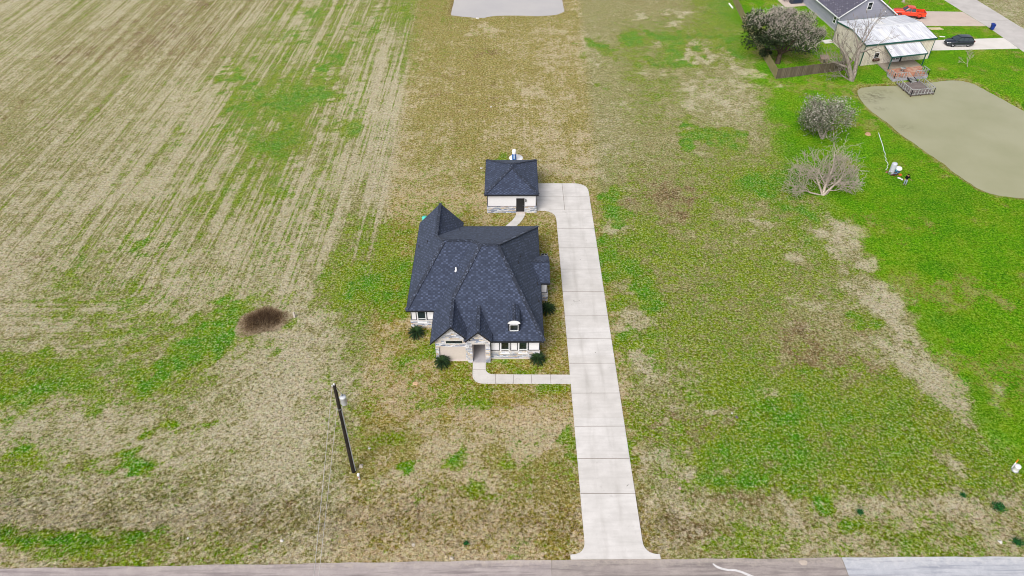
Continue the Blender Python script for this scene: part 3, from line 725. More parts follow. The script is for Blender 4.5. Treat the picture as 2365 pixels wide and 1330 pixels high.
roof = b.build('roof', M['roof'], house)
for p, q in ((A_, Rg), ((3.36, 68.37, ZE), Rg), (Rg, Lg), (J, Lg), (Lg, wR), (wR, wL), ((-10.72, 53.72, ZE), wL), (bw, wL), ((-8.10, 69.1, 5.71), bw),
             ((-5.72, 48.95, 5.18), J), ((-3.1, 48.75, 4.72), (-3.1, 52.75, 4.72)), ((2.3, 60.36, 4.03), (4.34, 60.36, 4.03))): b = MB(); caps(b, p, q); b.build('ridge_cap', M['ridge'], roof)
b = MB()
for p, q in (((-1.78, 49.25, ZE), A_), (A_, (3.36, 68.37, ZE)), ((3.36, 68.37, ZE), (-5.48, 68.37, ZE)), ((-5.48, 69.1, ZE), (-8.10, 69.1, 5.71)), ((-8.10, 69.1, 5.71), (-10.72, 69.1, ZE)),
             ((-10.72, 69.1, ZE), (-10.72, 53.72, ZE)), ((-10.72, 53.72, ZE), (-7.84, 53.72, ZE)), ((-7.84, 53.72, ZE), (-7.84, 48.95, ZE)),
             ((-7.84, 48.95, ZE), (-5.72, 48.95, 5.18)), ((-5.72, 48.95, 5.18), (-4.33, 48.95, 3.705)), ((-4.38, 48.75, 3.44), (-3.1, 48.75, 4.72)), ((-3.1, 48.75, 4.72), (-1.78, 48.75, 3.40)),
             ((-1.78, 48.75, 3.40), (-1.78, 50.0, 3.40)), ((1.9, 57.98, ZE), (4.34, 57.98, ZE)), ((4.34, 57.98, ZE), (4.34, 60.36, 4.03)), ((4.34, 60.36, 4.03), (4.34, 62.74, ZE)), ((4.34, 62.74, ZE), (3.3, 62.74, ZE))): fascia(b, p, q)
b.build('fascia', M['dark_trim'], roof)
b = MB(); zs = ZE - .17
b.face([(-1.95, 49.27, zs), (3.34, 49.27, zs), (3.34, 68.35, zs), (-5.5, 68.35, zs), (-5.5, 69.0, zs), (-10.7, 69.0, zs), (-10.7, 53.74, zs), (-7.82, 53.74, zs), (-7.82, 49.6, zs), (-7.3, 49.6, zs), (-7.3, 52.2, zs), (-1.95, 52.2, zs)][::-1])
b.face([(3.3, 58.0, zs), (4.3, 58.0, zs), (4.3, 62.7, zs), (3.3, 62.7, zs)][::-1])
b.build('soffit', M['white_trim'], roof)
for p in ((-10.33, 63.9, 3.34), (-9.2, 63.2, 4.54), (1.12, 59.5, 5.41), (.9, 58.1, 5.66), (-5.72, 66.0, 4.11), (2.98, 57.3, 3.35), (3.0, 54.6, 3.33)): vent(roof, p)
vent(roof, (-5.62, 57.3, 5.28), .45, .075, 'pvc')
# walls: white stucco above, ledge stone below
b = MB()
b.box(-1.98, 2.95, 49.72, 67.9, 0, 2.755); b.box(-7.4, -4.2, 49.55, 67.9, 0, 2.755); b.box(-4.2, -1.98, 51.9, 67.9, 0, 2.755)
b.box(-10.40, -7.4, 54.22, 68.9, 0, 2.755); b.box(-7.4, -5.9, 67.9, 68.9, 0, 2.755); b.box(2.95, 4.1, 58.42, 62.3, 0, 2.755)
b.face([(4.1, 58.42, 2.755), (4.1, 62.3, 2.755), (4.1, 60.36, 3.85)]); b.face([(-5.9, 68.9, 2.755), (-10.4, 68.9, 2.755), (-8.1, 68.9, 5.45)])
wall = b.build('wall', M['stucco'], house)
b = MB()
b.box(-1.98, 3.02, 49.64, 49.72, .14, 1.10); b.box(2.95, 3.03, 49.72, 58.3, .14, 1.10); b.box(2.95, 3.03, 62.4, 67.98, .14, 1.10)
b.box(-10.48, -7.42, 54.14, 54.22, .1, 1.08); b.box(-10.48, -10.40, 54.22, 68.98, .1, 1.08)
b.box(3.05, 4.18, 58.34, 58.42, .05, 1.12); b.box(4.10, 4.18, 58.42, 62.38, .05, 1.12)
xz(b, [(-7.42, 2.05), (-4.2, 2.05), (-4.2, 3.42), (-5.72, 5.06), (-7.42, 3.26)], 49.36, 49.55)
b.box(-7.42, -7.08, 49.30, 49.55, .02, 2.05); b.box(-4.42, -4.2, 49.36, 49.55, .02, 2.05)
xz(b, [(-4.2, 2.62), (-1.96, 2.62), (-1.96, 3.42), (-3.1, 4.58), (-4.2, 3.46)], 49.12, 49.45)
b.box(-4.2, -3.74, 49.12, 49.75, .02, 2.62); b.box(-2.42, -1.96, 49.12, 49.72, .02, 2.62)
b.build('stone_veneer', M['stone'], house)
rnd = random.Random(3); M['pale_stone'] = plain('pale_stone', rgb(216, 212, 210, .8), .9, .2, 0, .16, 14)      # soldier courses over the openings and a cap along the ledge stone
for (x0, x1, z0, z1, y) in ((-7.0, -4.45, 2.92, 3.10, 49.345), (-6.75, -4.3, 2.40, 2.52, 49.345), (-3.76, -2.40, 2.64, 2.84, 49.105)):
    x = x0; b = MB()
    while x < x1: b.box(x, x+.07, y, y+.06, z0, z1 + rnd.uniform(-.015, .015)); x += .085
    b.build('soldier_course', M['pale_stone'], house)
b = MB(); b.box(-1.98, 3.05, 49.60, 49.72, 1.102, 1.15); b.build('ledge_cap', M['pale_stone'], house); b = MB(); b.box(-10.5, -7.42, 54.10, 54.22, 1.082, 1.125); b.build('ledge_cap', M['pale_stone'], house); b = MB(); b.box(3.05, 4.2, 58.30, 58.42, 1.122, 1.165)
b.build('ledge_cap', M['pale_stone'], house)
b = MB()
b.box(-7.08, -4.42, 49.47, 49.56, .06, 2.05); b.box(-2.0, 3.06, 49.58, 49.72, 0, .137); b.box(-7.40, -4.2, 49.33, 49.55, 0, .055)
b.build('foundation_edge', M['beige'], house)
b = MB()
T_ = .07
for (x0, x1) in ((-1.94, -1.0), (.04, .80), (1.82, 3.0)):
    b.box(x0, x0+T_, 49.68, 49.72, 1.155, 2.72); b.box(x1-T_, x1, 49.68, 49.72, 1.155, 2.72); b.box(x0+T_, x1-T_, 49.68, 49.72, 1.155, 1.22)
b.box(-1.94, 3.0, 49.66, 49.72, 2.50, 2.75); b.box(2.955, 2.99, 49.72, 49.80, 1.12, 2.74)
b.build('trim', M['dark_trim'], house); b = MB()
for (x0, x1) in ((-10.38, -9.78), (-8.74, -7.9)):
    b.box(x0, x0+T_, 54.18, 54.22, 1.13, 2.72); b.box(x1-T_, x1, 54.18, 54.22, 1.13, 2.72); b.box(x0+T_, x1-T_, 54.18, 54.22, 1.13, 1.19)
b.box(-10.38, -7.44, 54.16, 54.22, 2.50, 2.75)
b.build('trim', M['dark_trim'], house); b = MB(); b.box(3.4, 3.47, 58.38, 58.42, 1.17, 2.72); b.box(4.03, 4.10, 58.38, 58.42, 1.17, 2.72); b.box(3.47, 4.03, 58.38, 58.42, 1.17, 1.23); b.box(3.4, 4.1, 58.36, 58.42, 2.5, 2.75)
b.build('trim', M['dark_trim'], house)
window(house, -.93, -.06, .84, 2.50, 49.68); window(house, .87, 1.74, .84, 2.50, 49.68); window(house, -9.70, -8.80, .86, 2.48, 54.18)
b = MB(); b.box(-6.32, -4.74, 49.33, 49.36, 2.58, 2.60); b.box(-6.32, -4.74, 49.33, 49.36, 2.86, 2.88); b.box(-6.34, -6.32, 49.33, 49.36, 2.58, 2.88); b.box(-4.74, -4.72, 49.33, 49.36, 2.58, 2.88)
f = b.build('window', M['dark_trim'], house); f['label'] = 'narrow dark slot window'
b = MB(); b.box(-6.32, -4.74, 49.345, 49.362, 2.60, 2.86); b.build('pane', M['glass'], f)
# porch
b = MB(); b.box(-4.2, -1.98, 49.13, 51.9, 0, .10); b.build('porch_floor', M['porch'], house)
b = MB(); b.box(-3.74, -3.68, 49.75, 51.9, .10, 2.755); b.box(-2.48, -2.42, 49.75, 51.9, .10, 2.755); b.box(-3.68, -2.48, 51.84, 51.9, .10, 2.755); b.build('porch_wall', M['beige'], house)
b = MB(); b.box(-3.52, -2.64, 51.78, 51.84, .12, 2.15); d = b.build('door', plain('brown_door', rgb(84, 50, 30), .5, .4), house)
b = MB(); b.box(-3.40, -2.76, 51.765, 51.78, .9, 1.95); b.build('door_glass', M['glass'], d)
b = MB(); b.lathe((-2.72, 51.76, 1.05), [(.03, 0), (.035, .02), (.0, .05)], 8, axis=(0, -1, 0)); b.build('handle', M['black'], d)
# eyebrow dormer
fy = 50.14; x0, x1 = -.16, .98; xm = (x0+x1)/2
b = MB(); b.box(x0, x1, fy, 52.3, 3.30, 4.50); dm = b.build('dormer', M['dark_trim'], house)
rows = []
for yv in (fy-.05, 53.1): rows.append([(xm+(x1-x0+.14)/2*math.cos(a), yv, 4.52+.43*math.sin(a)) for a in [math.pi*k/14 for k in range(15)]])
b = MB(); b.grid(rows, 0, True); b.build('dormer_roof', M['roof'], dm)
b = MB(); arch = [(xm+(x1-x0+.10)/2*math.cos(math.pi*k/14), 4.50+.40*math.sin(math.pi*k/14)) for k in range(15)]
xz(b, arch, fy-.06, fy-.02); b.build('arch_panel', M['white_trim'], dm)
b = MB(); caps(b, (xm, fy-.05, 4.95), (xm, 52.6, 4.95), .14); b.build('ridge_cap', M['ridge'], dm)
window(dm, xm-.43, xm+.43, 3.52, 4.38, fy-.01, 0, .055, False)

# ------------------------------------------------------------------ the detached garage
gar = thing('garage', 'small detached garage with square dark hip roof and black side door behind the house', 'garage', (.28, 79.2, 0))
gx0, gx1, gy0, gy1, gz = -3.14, 3.66, 75.02, 83.35, 2.98
ra_, rb_ = (.28, 78.75, 4.62), (.28, 79.65, 4.62)
b = MB(); b.face([(gx0, gy0, gz), (gx1, gy0, gz), ra_]); b.face([(gx1, gy0, gz), (gx1, gy1, gz), rb_, ra_]); b.face([(gx1, gy1, gz), (gx0, gy1, gz), rb_]); b.face([(gx0, gy1, gz), (gx0, gy0, gz), ra_, rb_])
gr = b.build('roof', M['roof'], gar)
for p, q in (((gx0, gy0, gz), ra_), ((gx1, gy0, gz), ra_), ((gx0, gy1, gz), rb_), ((gx1, gy1, gz), rb_), (ra_, rb_)): b = MB(); caps(b, p, q); b.build('ridge_cap', M['ridge'], gr)
b = MB(); C4 = [(gx0, gy0, gz), (gx1, gy0, gz), (gx1, gy1, gz), (gx0, gy1, gz)]
for i in range(4): fascia(b, C4[i], C4[(i+1)%4])
b.build('fascia', M['dark_trim'], gr)
b = MB(); b.box(gx0+.02, gx1-.02, gy0+.02, gy1-.02, gz-.18, gz-.16); b.build('soffit', M['white_trim'], gr)
b = MB(); b.box(-2.82, 3.40, 75.38, 83.0, 0, gz-.181); b.build('wall', M['stucco'], gar)
b = MB()
for x0, x1 in ((-2.90, .82), (1.94, 3.48)): b.box(x0, x1, 75.29, 75.38, 0, .95)
b.box(-2.90, -2.82, 75.38, 83.08, 0, .95); b.box(3.40, 3.48, 75.38, 75.6, 0, .95)
b.build('stone_veneer', M['stone'], gar)
b = MB()
for x0, x1 in ((-2.84, -2.77), (3.35, 3.42)): b.box(x0, x1, 75.34, 75.38, .955, 2.79)
b.box(-2.77, .82, 75.35, 75.38, .955, 1.01); b.box(1.94, 3.35, 75.35, 75.38, .955, 1.01); b.box(-2.77, 3.35, 75.35, 75.38, 2.66, 2.79)
b.build('trim', M['dark_trim'], gar)
b = MB(); b.box(.86, .93, 75.31, 75.38, .14, 2.18); b.box(1.83, 1.90, 75.31, 75.38, .14, 2.18); b.box(.93, 1.83, 75.31, 75.38, 2.11, 2.18); b.box(.93, 1.83, 75.345, 75.38, .14, 2.11)
for z0, z1 in ((.3, 1.0), (1.15, 1.95)):
    for xa, xb in ((1.02, 1.34), (1.42, 1.74)): b.box(xa, xb, 75.33, 75.345, z0, z1)
d = b.build('door', M['black'], gar)
b = MB(); b.lathe((1.74, 75.345, 1.12), [(.028, 0), (.034, .04), (0, .07)], 8, axis=(0, -1, 0)); b.build('handle', M['galv'], d)
b = MB(); b.box(.82, 1.94, 75.0, 75.38, 0, .135); b.build('door_step', M['beige'], gar)
b = MB(); b.box(2.03, 2.13, 75.33, 75.38, 1.68, 2.12); b.lathe((2.08, 75.26, 1.72), [(.03, 0), (.075, .04), (.06, .28), (.09, .3), (0, .36)], 8); b.build('wall_lamp', M['dark_trim'], gar)
# overhead door towards the drive
b = MB(); b.box(3.40, 3.43, 77.0, 81.6, .06, 2.4)
for k in range(5): b.box(3.43, 3.445, 77.0, 81.6, .08+k*.46, .50+k*.46)
b.build('overhead_door', M['white_trim'], gar)
# ------------------------------------------------------------------ trees and plants
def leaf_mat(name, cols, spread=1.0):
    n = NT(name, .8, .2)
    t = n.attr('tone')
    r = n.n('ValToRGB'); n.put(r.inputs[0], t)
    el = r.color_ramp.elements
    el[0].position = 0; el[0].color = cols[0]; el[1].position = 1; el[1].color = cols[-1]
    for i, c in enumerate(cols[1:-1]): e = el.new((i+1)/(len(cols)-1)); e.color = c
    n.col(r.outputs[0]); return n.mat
def bark(name, c1, c2, sc=2.0):
    n = NT(name, .95, .1)
    f = n.noise(n.map(n.geo(), (3, 3, .7)), sc, 5, .65)
    n.col(n.mix(n.rng(f, .35, .65), c1, c2)); n.bump(f, .6, .04); return n.mat
M['bark_grey'] = bark('grey_bark', rgb(128, 118, 110), rgb(186, 176, 168))
M['bark_pale'] = bark('bleached_bark', rgb(150, 138, 126, .8), rgb(206, 195, 184, .8))
M['bark_dark'] = bark('dark_bark', rgb(70, 58, 48), rgb(104, 92, 80))
def limbs(rnd, base, dirs, L, r, levels, kids, up=.12, ang=(28, 58), shrink=(.55, .78), taper=.5, wander=.22):
    """branches as (points, radii, level); tips collected for leaves"""
    out, tips = [], []
    def go(p, d, L, r, lev):
        n = 5 if lev < 2 else 4
        pts, rad = [p.copy()], [r]
        dd = d.copy()
        for i in range(n):
            dd = (dd + Vector((rnd.gauss(0, wander), rnd.gauss(0, wander), rnd.gauss(0, wander*.7) + up*(.5 if lev == 0 else 1)))*(.6)).normalized()
            p = p + dd*(L/n); pts.append(p.copy()); rad.append(r*(1-(1-taper)*(i+1)/n))
        out.append((pts, rad, lev))
        if lev >= levels: tips.append((p.copy(), dd.copy())); return
        k = kids[min(lev, len(kids)-1)]
        for j in range(k):
            t = 1.0 if j == 0 else rnd.uniform(.35, 1.0)
            i = min(int(t*n), n-1); q = pts[i].lerp(pts[i+1], t*n-i)
            a = R(rnd.uniform(*ang))*(0.5 if j == 0 else 1); az = rnd.uniform(0, 6.283)
            s1 = dd.orthogonal().normalized(); s2 = dd.cross(s1)
            nd = (dd*math.cos(a) + (s1*math.cos(az)+s2*math.sin(az))*math.sin(a)).normalized()
            go(q, nd, L*rnd.uniform(*shrink), max(rad[min(i+1, n)]*rnd.uniform(.5, .72), .012), lev+1)
    for d, l, rr in dirs: go(Vector(base), Vector(d).normalized(), L*l, r*rr, 0)
    return out, tips
def branch_mesh(b, br, keep=lambda lev: True, minr=0.0):
    for pts, rad, lev in br:
        if keep(lev): b.tube(pts, [max(x, minr) for x in rad], 7 if lev == 0 else (5 if lev == 1 else 3), cap=False)
def leaf_cloud(name, mat, parent, pts, size, rnd, tone, droop=.3):
    n = len(pts); V = np.zeros((n*4, 3), np.float32); TN = np.zeros(n*4, np.float32); o3 = np.array(origin(parent))
    for i, p in enumerate(pts):
        s = rnd.uniform(*size)
        a = Vector((rnd.gauss(0, 1), rnd.gauss(0, 1), rnd.gauss(0, .7))).normalized(); c = a.orthogonal().normalized()
        c = (c*math.cos(1.3*i) + a.cross(c)*math.sin(1.3*i))
        for k, (u, v) in enumerate(((-1, -.45), (1, -.3), (.9, .45), (-.8, .5))): V[i*4+k] = np.array(Vector(p) + a*u*s + c*v*s) - o3
        TN[i*4:i*4+4] = tone(p)
    me = bpy.data.meshes.new(name); me.from_pydata(V.tolist(), [], [(4*i, 4*i+1, 4*i+2, 4*i+3) for i in range(n)])
    at2 = me.attributes.new('tone', 'FLOAT', 'POINT'); at2.data.foreach_set('value', TN)
    me.materials.append(mat); o = bpy.data.objects.new(name, me); col.objects.link(o); o.parent = parent; return o

# the big live oak behind the fence: dark leaves low and left, grey lichen-hung twigs on top
rnd = random.Random(21)
bx_ = Vector((47.6, 120.9, 0)); cc = Vector((47.9, 123.2, 4.5)); rad3 = Vector((7.4, 6.6, 4.6))
oak = thing('oak_tree', 'broad dark evergreen oak with grey lichened twigs on top beside the plank fence', 'tree', tuple(bx_))
dirs = [((math.cos(a)*.75, math.sin(a)*.75, .8), 1.0, 1.0) for a in (0.2, 1.2, 2.2, 3.3, 4.4, 5.4)]
br, tips = limbs(rnd, bx_ + Vector((.2, .3, 1.5)), dirs, 3.9, .22, 3, (5, 5, 5), .05, (25, 60), (.55, .75))
b = MB(); b.tube([bx_ + Vector((0,0,-.2)), bx_ + Vector((.08, .1, .7)), bx_ + Vector((.2, .3, 1.7))], [.55, .42, .36], 9); branch_mesh(b, br, lambda l: l < 2); b.build('trunk', M['bark_dark'], oak)
def in_crown(k):
    out = []
    lumps = [(Vector((rnd.gauss(0, 1), rnd.gauss(0, 1), rnd.gauss(.25, .8))).normalized()*rnd.uniform(.45, .92), rnd.uniform(.16, .34)) for _ in range(46)]
    while len(out) < k:
        c, r = rnd.choice(lumps); v = Vector((rnd.gauss(0, 1), rnd.gauss(0, 1), rnd.gauss(0, 1))).normalized()*r*rnd.random()**.4
        q = c + v
        if q.length < 1.06 and q.z > -.75: out.append(Vector((cc.x+q.x*rad3.x, cc.y+q.y*rad3.y, cc.z+q.z*rad3.z)))
    return out
P1 = in_crown(15000)
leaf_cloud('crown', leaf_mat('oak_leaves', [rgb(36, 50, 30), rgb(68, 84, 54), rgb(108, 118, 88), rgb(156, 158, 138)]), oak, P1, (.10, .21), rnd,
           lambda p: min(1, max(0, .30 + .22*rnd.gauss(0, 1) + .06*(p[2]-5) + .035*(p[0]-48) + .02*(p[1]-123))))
b = MB(); n_t = 0
while n_t < 5200:
    p = rnd.choice(P1); up_ = (p.z-3.2)/4.2 + (p.x-47)/11 + (p.y-123)/24
    if rnd.random() > up_: continue
    d = Vector((rnd.gauss(0, .6), rnd.gauss(0, .6), rnd.uniform(.2, 1))).normalized(); L = rnd.uniform(.35, .8)
    q = p + d*L; b.tube([p, p.lerp(q, .5) + Vector((rnd.gauss(0, .06), rnd.gauss(0, .06), 0)), q + Vector((0,0,.05))], [.032, .028, .016], 3, cap=False); n_t += 1
b.build('twigs', plain('lichen_twigs', rgb(196, 186, 178, .8), .95, .1, 0, .2), oak)

def bare_tree(name, label, base, dirs, L, r, seed, levels, kids, mat, minr=.02, up=.1, ang=(28, 60), shrink=(.55, .78), group=None, wander=.22, taper=.5):
    rnd = random.Random(seed); t = thing(name, label, 'tree', tuple(base), 0, group)
    br, tips = limbs(rnd, Vector(base) + Vector((0, 0, -.15)), dirs, L, r, levels, kids, up, ang, shrink, taper, wander)
    b = MB(); branch_mesh(b, br, lambda l: l < 1, .03); b.build('trunk', mat, t, uv=False)
    b = MB(); branch_mesh(b, br, lambda l: l >= 1, minr); b.build('branches', mat, t, uv=False)
    return t, tips, br
# big dead tree in front of the metal building
bare_tree('dead_tree', 'tall leafless grey tree with a split trunk in front of the metal building', (58.3, 114.1, 0),
          [((-.16, .10, 1), 1.0, 1.0), ((.10, .05, 1), 1.1, .9), ((-.5, .25, .55), .55, .35), ((-.75, -.1, .35), .5, .25)], 5.4, .48, 5, 4, (4, 4, 4, 3), M['bark_grey'], .021, .06, (22, 58), (.48, .72), None, .2, .55)
# bleached bare tree on the lawn
bare_tree('bare_tree', 'wide leafless bleached tree on the lawn left of the pressure tank', (41.8, 79.2, 0),
          [((.12, .3, 1), 1.25, 1.0), ((.42, .2, 1), .95, .8), ((-.5, .35, .75), .95, .7), ((-.95, .1, .5), .95, .55), ((.95, .0, .42), 1.0, .6), ((.1, .8, .75), 1.0, .6)], 3.15, .24, 8, 4, (5, 4, 4, 3), M['bark_pale'], .02, .03, (26, 66), (.56, .78), None, .30)
# grey half-leafless tree between them
t, tips, br = bare_tree('grey_tree', 'round grey tree with thin dark green leaves on the lawn beside the pond', (46.7, 94.2, 0),
          [((-.1, .1, 1), .9, 1.0), ((.5, .2, .9), .95, .8), ((-.6, .3, .85), .95, .7), ((.1, .6, .9), .9, .7)], 3.1, .26, 13, 4, (5, 5, 4, 3), M['bark_grey'], .02, .06, (28, 62), (.55, .78))
rnd = random.Random(2); pts = []
for p, d in tips:
    for k in range(6):
        pts.append(p + Vector((rnd.gauss(0, .38), rnd.gauss(0, .38), rnd.gauss(0, .3))))
leaf_cloud('crown', leaf_mat('grey_tree_leaves', [rgb(58, 76, 46), rgb(112, 124, 92), rgb(190, 188, 176), rgb(222, 216, 210)]), t, pts, (.06, .13), rnd, lambda p: min(1, max(0, .42 + .28*rnd.gauss(0, 1) + .07*(p[2]-4.6))))
bare_tree('sapling', 'thin leafless sapling on the bright lawn below the parked dark car', (80.7, 119.4, 0), [((-.15, .1, 1), 1, 1)], 1.7, .07, 17, 3, (5, 4, 3), M['bark_pale'], .02, .12, (22, 50))

# sago palms round the house
M['frond'] = leaf_mat('sago_fronds', [rgb(16, 34, 20), rgb(30, 56, 28), rgb(58, 84, 40)])
def sago_mesh(seed):
    rnd = random.Random(seed); V, F, T_ = [], [], []
    for k in range(64):
        az = k*2.39996 + rnd.uniform(-.15, .15); f = k/64
        el = R(78 - 78*f + rnd.uniform(-6, 6)); L = rnd.uniform(.82, 1.04)*(.75 + .25*min(1, f*2.5))
        tone = min(1, max(0, .35 + rnd.gauss(0, .18) + .25*(1-f)))
        p = Vector((0, 0, .42)); prev = None
        for s in range(12):
            e = el - s*R(5.5); d = Vector((math.cos(az)*math.cos(e), math.sin(az)*math.cos(e), math.sin(e)))
            q = p + d*L/12; side = Vector((-math.sin(az), math.cos(az), 0)); up = side.cross(d)
            w = .17*math.sin(math.pi*min(1, (s+1.4)/13.2))**.7
            for sg in (1, -1):
                base = len(V); tip = p.lerp(q, .9) + side*sg*w*.86 + d*w*.55 + up*w*.3
                V += [p, q, tip]; F.append((base, base+1, base+2)); T_ += [tone]*3
            base = len(V); V += [p-side*.012, p+side*.012, q+side*.010, q-side*.010]; F.append((base, base+1, base+2, base+3)); T_ += [min(1, tone+.15)]*4
            p = q
    me = bpy.data.meshes.new('fronds'); me.from_pydata([tuple(v) for v in V], [], F)
    a = me.attributes.new('tone', 'FLOAT', 'POINT'); a.data.foreach_set('value', T_); me.materials.append(M['frond']); return me
fr_me = sago_mesh(1)
b = MB(); b.lathe((0, 0, -.05), [(.20, 0), (.22, .2), (.17, .40), (.10, .50), (.0, .55)], 12); tk_me = b.build('trunk', plain('sago_trunk', rgb(150, 110, 70), .95, .1, 0, .3, 9), None, True)
tk_data = tk_me.data; bpy.data.objects.remove(tk_me)
PALM = [((962, 773), 1.03, 'sago palm on the grass below the left wing window of the new house', .3), ((1022, 840.5), 1.0, 'sago palm beside the beige panel under the stone gable', 1.4),
        ((1241.5, 833), 1.0, 'sago palm with a tan heart at the front right corner of the new house', 2.2), ((1263.5, 718), 1.08, 'sago palm half hidden by the right wall of the new house beside the drive', 4.0)]
for (px, py), sc_, lab, rz in PALM:
    o = thing('sago_palm', lab, 'palm', at(px, py, .1)[:2] + (0,), rz, 'sago palms round the house'); o.scale = (sc_,)*3
    for nm, dt in (('fronds', fr_me), ('trunk', tk_data)):
        c = bpy.data.objects.new(nm, dt); col.objects.link(c); c.parent = o

# dead brush in the old burn hole of the left field
rnd = random.Random(9)
bc = Vector(at(608, 742)); brush = thing('dead_brush', 'dark round clump of dead brush in the left field', 'brush', tuple(bc))
def blades(name, mat, parent, n, gen, tone=None):
    V = np.zeros((n*3, 3), np.float32); T_ = np.zeros(n*3, np.float32); o3 = np.array(origin(parent)) if parent else np.zeros(3)
    for i in range(n):
        p, q, w = gen(i); d = Vector((-(q-p).y, (q-p).x, 0)); d = d.normalized() if d.length > .01 else Vector((1, 0, 0))
        V[3*i], V[3*i+1], V[3*i+2] = np.array(p-d*w)-o3, np.array(p+d*w)-o3, np.array(q)-o3; T_[3*i:3*i+3] = rnd.random() if tone is None else tone(p)
    me = bpy.data.meshes.new(name); me.from_pydata(V.tolist(), [], [(3*i, 3*i+1, 3*i+2) for i in range(n)])
    a = me.attributes.new('tone', 'FLOAT', 'POINT'); a.data.foreach_set('value', T_); me.materials.append(mat)
    o = bpy.data.objects.new(name, me); col.objects.link(o); o.parent = parent; return o
def edge_r(a): return 1 + .16*math.sin(2*a+.6) + .12*math.sin(3*a+2) + .08*math.sin(5*a)
def gen(i):
    a = rnd.uniform(0, 6.283); r = rnd.random()**.62*2.55*edge_r(a); p = bc + Vector((r*math.cos(a)*1.05, r*math.sin(a)*.86, -.02))
    h = rnd.uniform(.10, .5)*(1.3-r/2.9); d = Vector((rnd.gauss(0, .8), rnd.gauss(0, .8), 0))
    return p, p + d*h*1.6 + Vector((0, 0, h)), rnd.uniform(.015, .035)
def btone(p):
    a = math.atan2((p-bc).y, (p-bc).x); r = (p-bc).length/(2.2*edge_r(a)); return min(1, max(0, .10 + r*r*.62 + rnd.gauss(0, .20) + (.25 if (p-bc).y < -.6 else 0)))
blades('dead_stems', leaf_mat('dead_stems', [rgb(52, 38, 28), rgb(92, 70, 48), rgb(150, 126, 94), rgb(206, 188, 160)]), brush, 9000, gen, btone)
b = MB(); b.grid([[(bc.x + r*edge_r(a)*math.cos(a)*1.05, bc.y + r*edge_r(a)*math.sin(a)*.85, .02 + .06*(1-r/1.6) + .015*math.sin(5*a+r*3)) for a in [k*math.pi/12 for k in range(24)]] for r in (.05, .5, 1.0, 1.35, 1.6)], 0, True, True)
b.build('ash_bed', plain('ash_bed', rgb(84, 66, 50), .95, .1, 0, .4, 4), brush)

# rosette weeds on the verge
def weed(px, py, r, lab, seed):
    t = thing('weed_clump', lab, 'weed', at(px, py), 0, 'dark weed clumps on the right verge'); c = Vector(at(px, py)); rn = random.Random(seed)
    pts = [c + Vector((rn.gauss(0, r*.45), rn.gauss(0, r*.4), abs(rn.gauss(0, .10)) + .03)) for _ in range(int(700*r))]
    leaf_cloud('leaves', M['weed'], t, pts, (.035, .08), rn, lambda p: min(1, max(0, rn.gauss(.45, .25))))
M['weed'] = leaf_mat('weed_leaves', [rgb(16, 62, 34), rgb(34, 104, 46), rgb(72, 140, 66)])
weed(2307, 1172, .55, 'largest dark green weed clump on the verge at the right', 1)
weed(2351, 1254, .42, 'dark green weed clump nearest the road at the right edge of the photo', 2)
weed(2223, 1144, .28, 'small dark green weed clump above the two others on the right verge', 3)
weed(1985, 1184, .28, 'small dark weed clump leftmost on the right verge', 4)
weed(1076, 1256, .2, 'tiny dark weed tuft left of the drive near the road', 5)

# ------------------------------------------------------------------ grass standing above the sheet: mown stubble everywhere, long dead grass in the ditch
rr = np.random.RandomState(5)
def sample(A, x, y):
    ix = np.clip(np.searchsorted(xs, x)-1, 0, nx-2); iy = np.clip(np.searchsorted(ys, y)-1, 0, ny-2)
    tx = (x-xs[ix])/(xs[ix+1]-xs[ix]); ty = (y-ys[iy])/(ys[iy+1]-ys[iy])
    return A[iy,ix]*(1-tx)*(1-ty)+A[iy,ix+1]*tx*(1-ty)+A[iy+1,ix]*(1-tx)*ty+A[iy+1,ix+1]*tx*ty
slab_polys = [drive, walk, L_ + R_[::-1], [(-10.4, 54.2), (-7.4, 54.2), (-7.4, 49), (3, 49), (3, 68), (-5.9, 69), (-10.4, 69)], [(2.9, 58.3), (4.2, 58.3), (4.2, 62.4), (2.9, 62.4)], [(-2.9, 75.2), (3.5, 75.2), (3.5, 83.1), (-2.9, 83.1)]]
def scatter(n, X0, X1, Y0, Y1, dens):
    x = rr.uniform(X0, X1, n); y = rr.uniform(Y0, Y1, n)
    ok = (np.abs(x) < y*.72 + 22) & (y > edge_v(x)) & (sample(dn, x, y) > .25) & (sample(df, x, y) > .25) & (rr.uniform(0, 1, n) < dens(x, y))
    x, y = x[ok], y[ok]
    for p in slab_polys: k = seg_dist(x, y, p) > .10; x, y = x[k], y[k]
    return x, y
edge_v = np.vectorize(lambda X: edge_y(X) + .06)
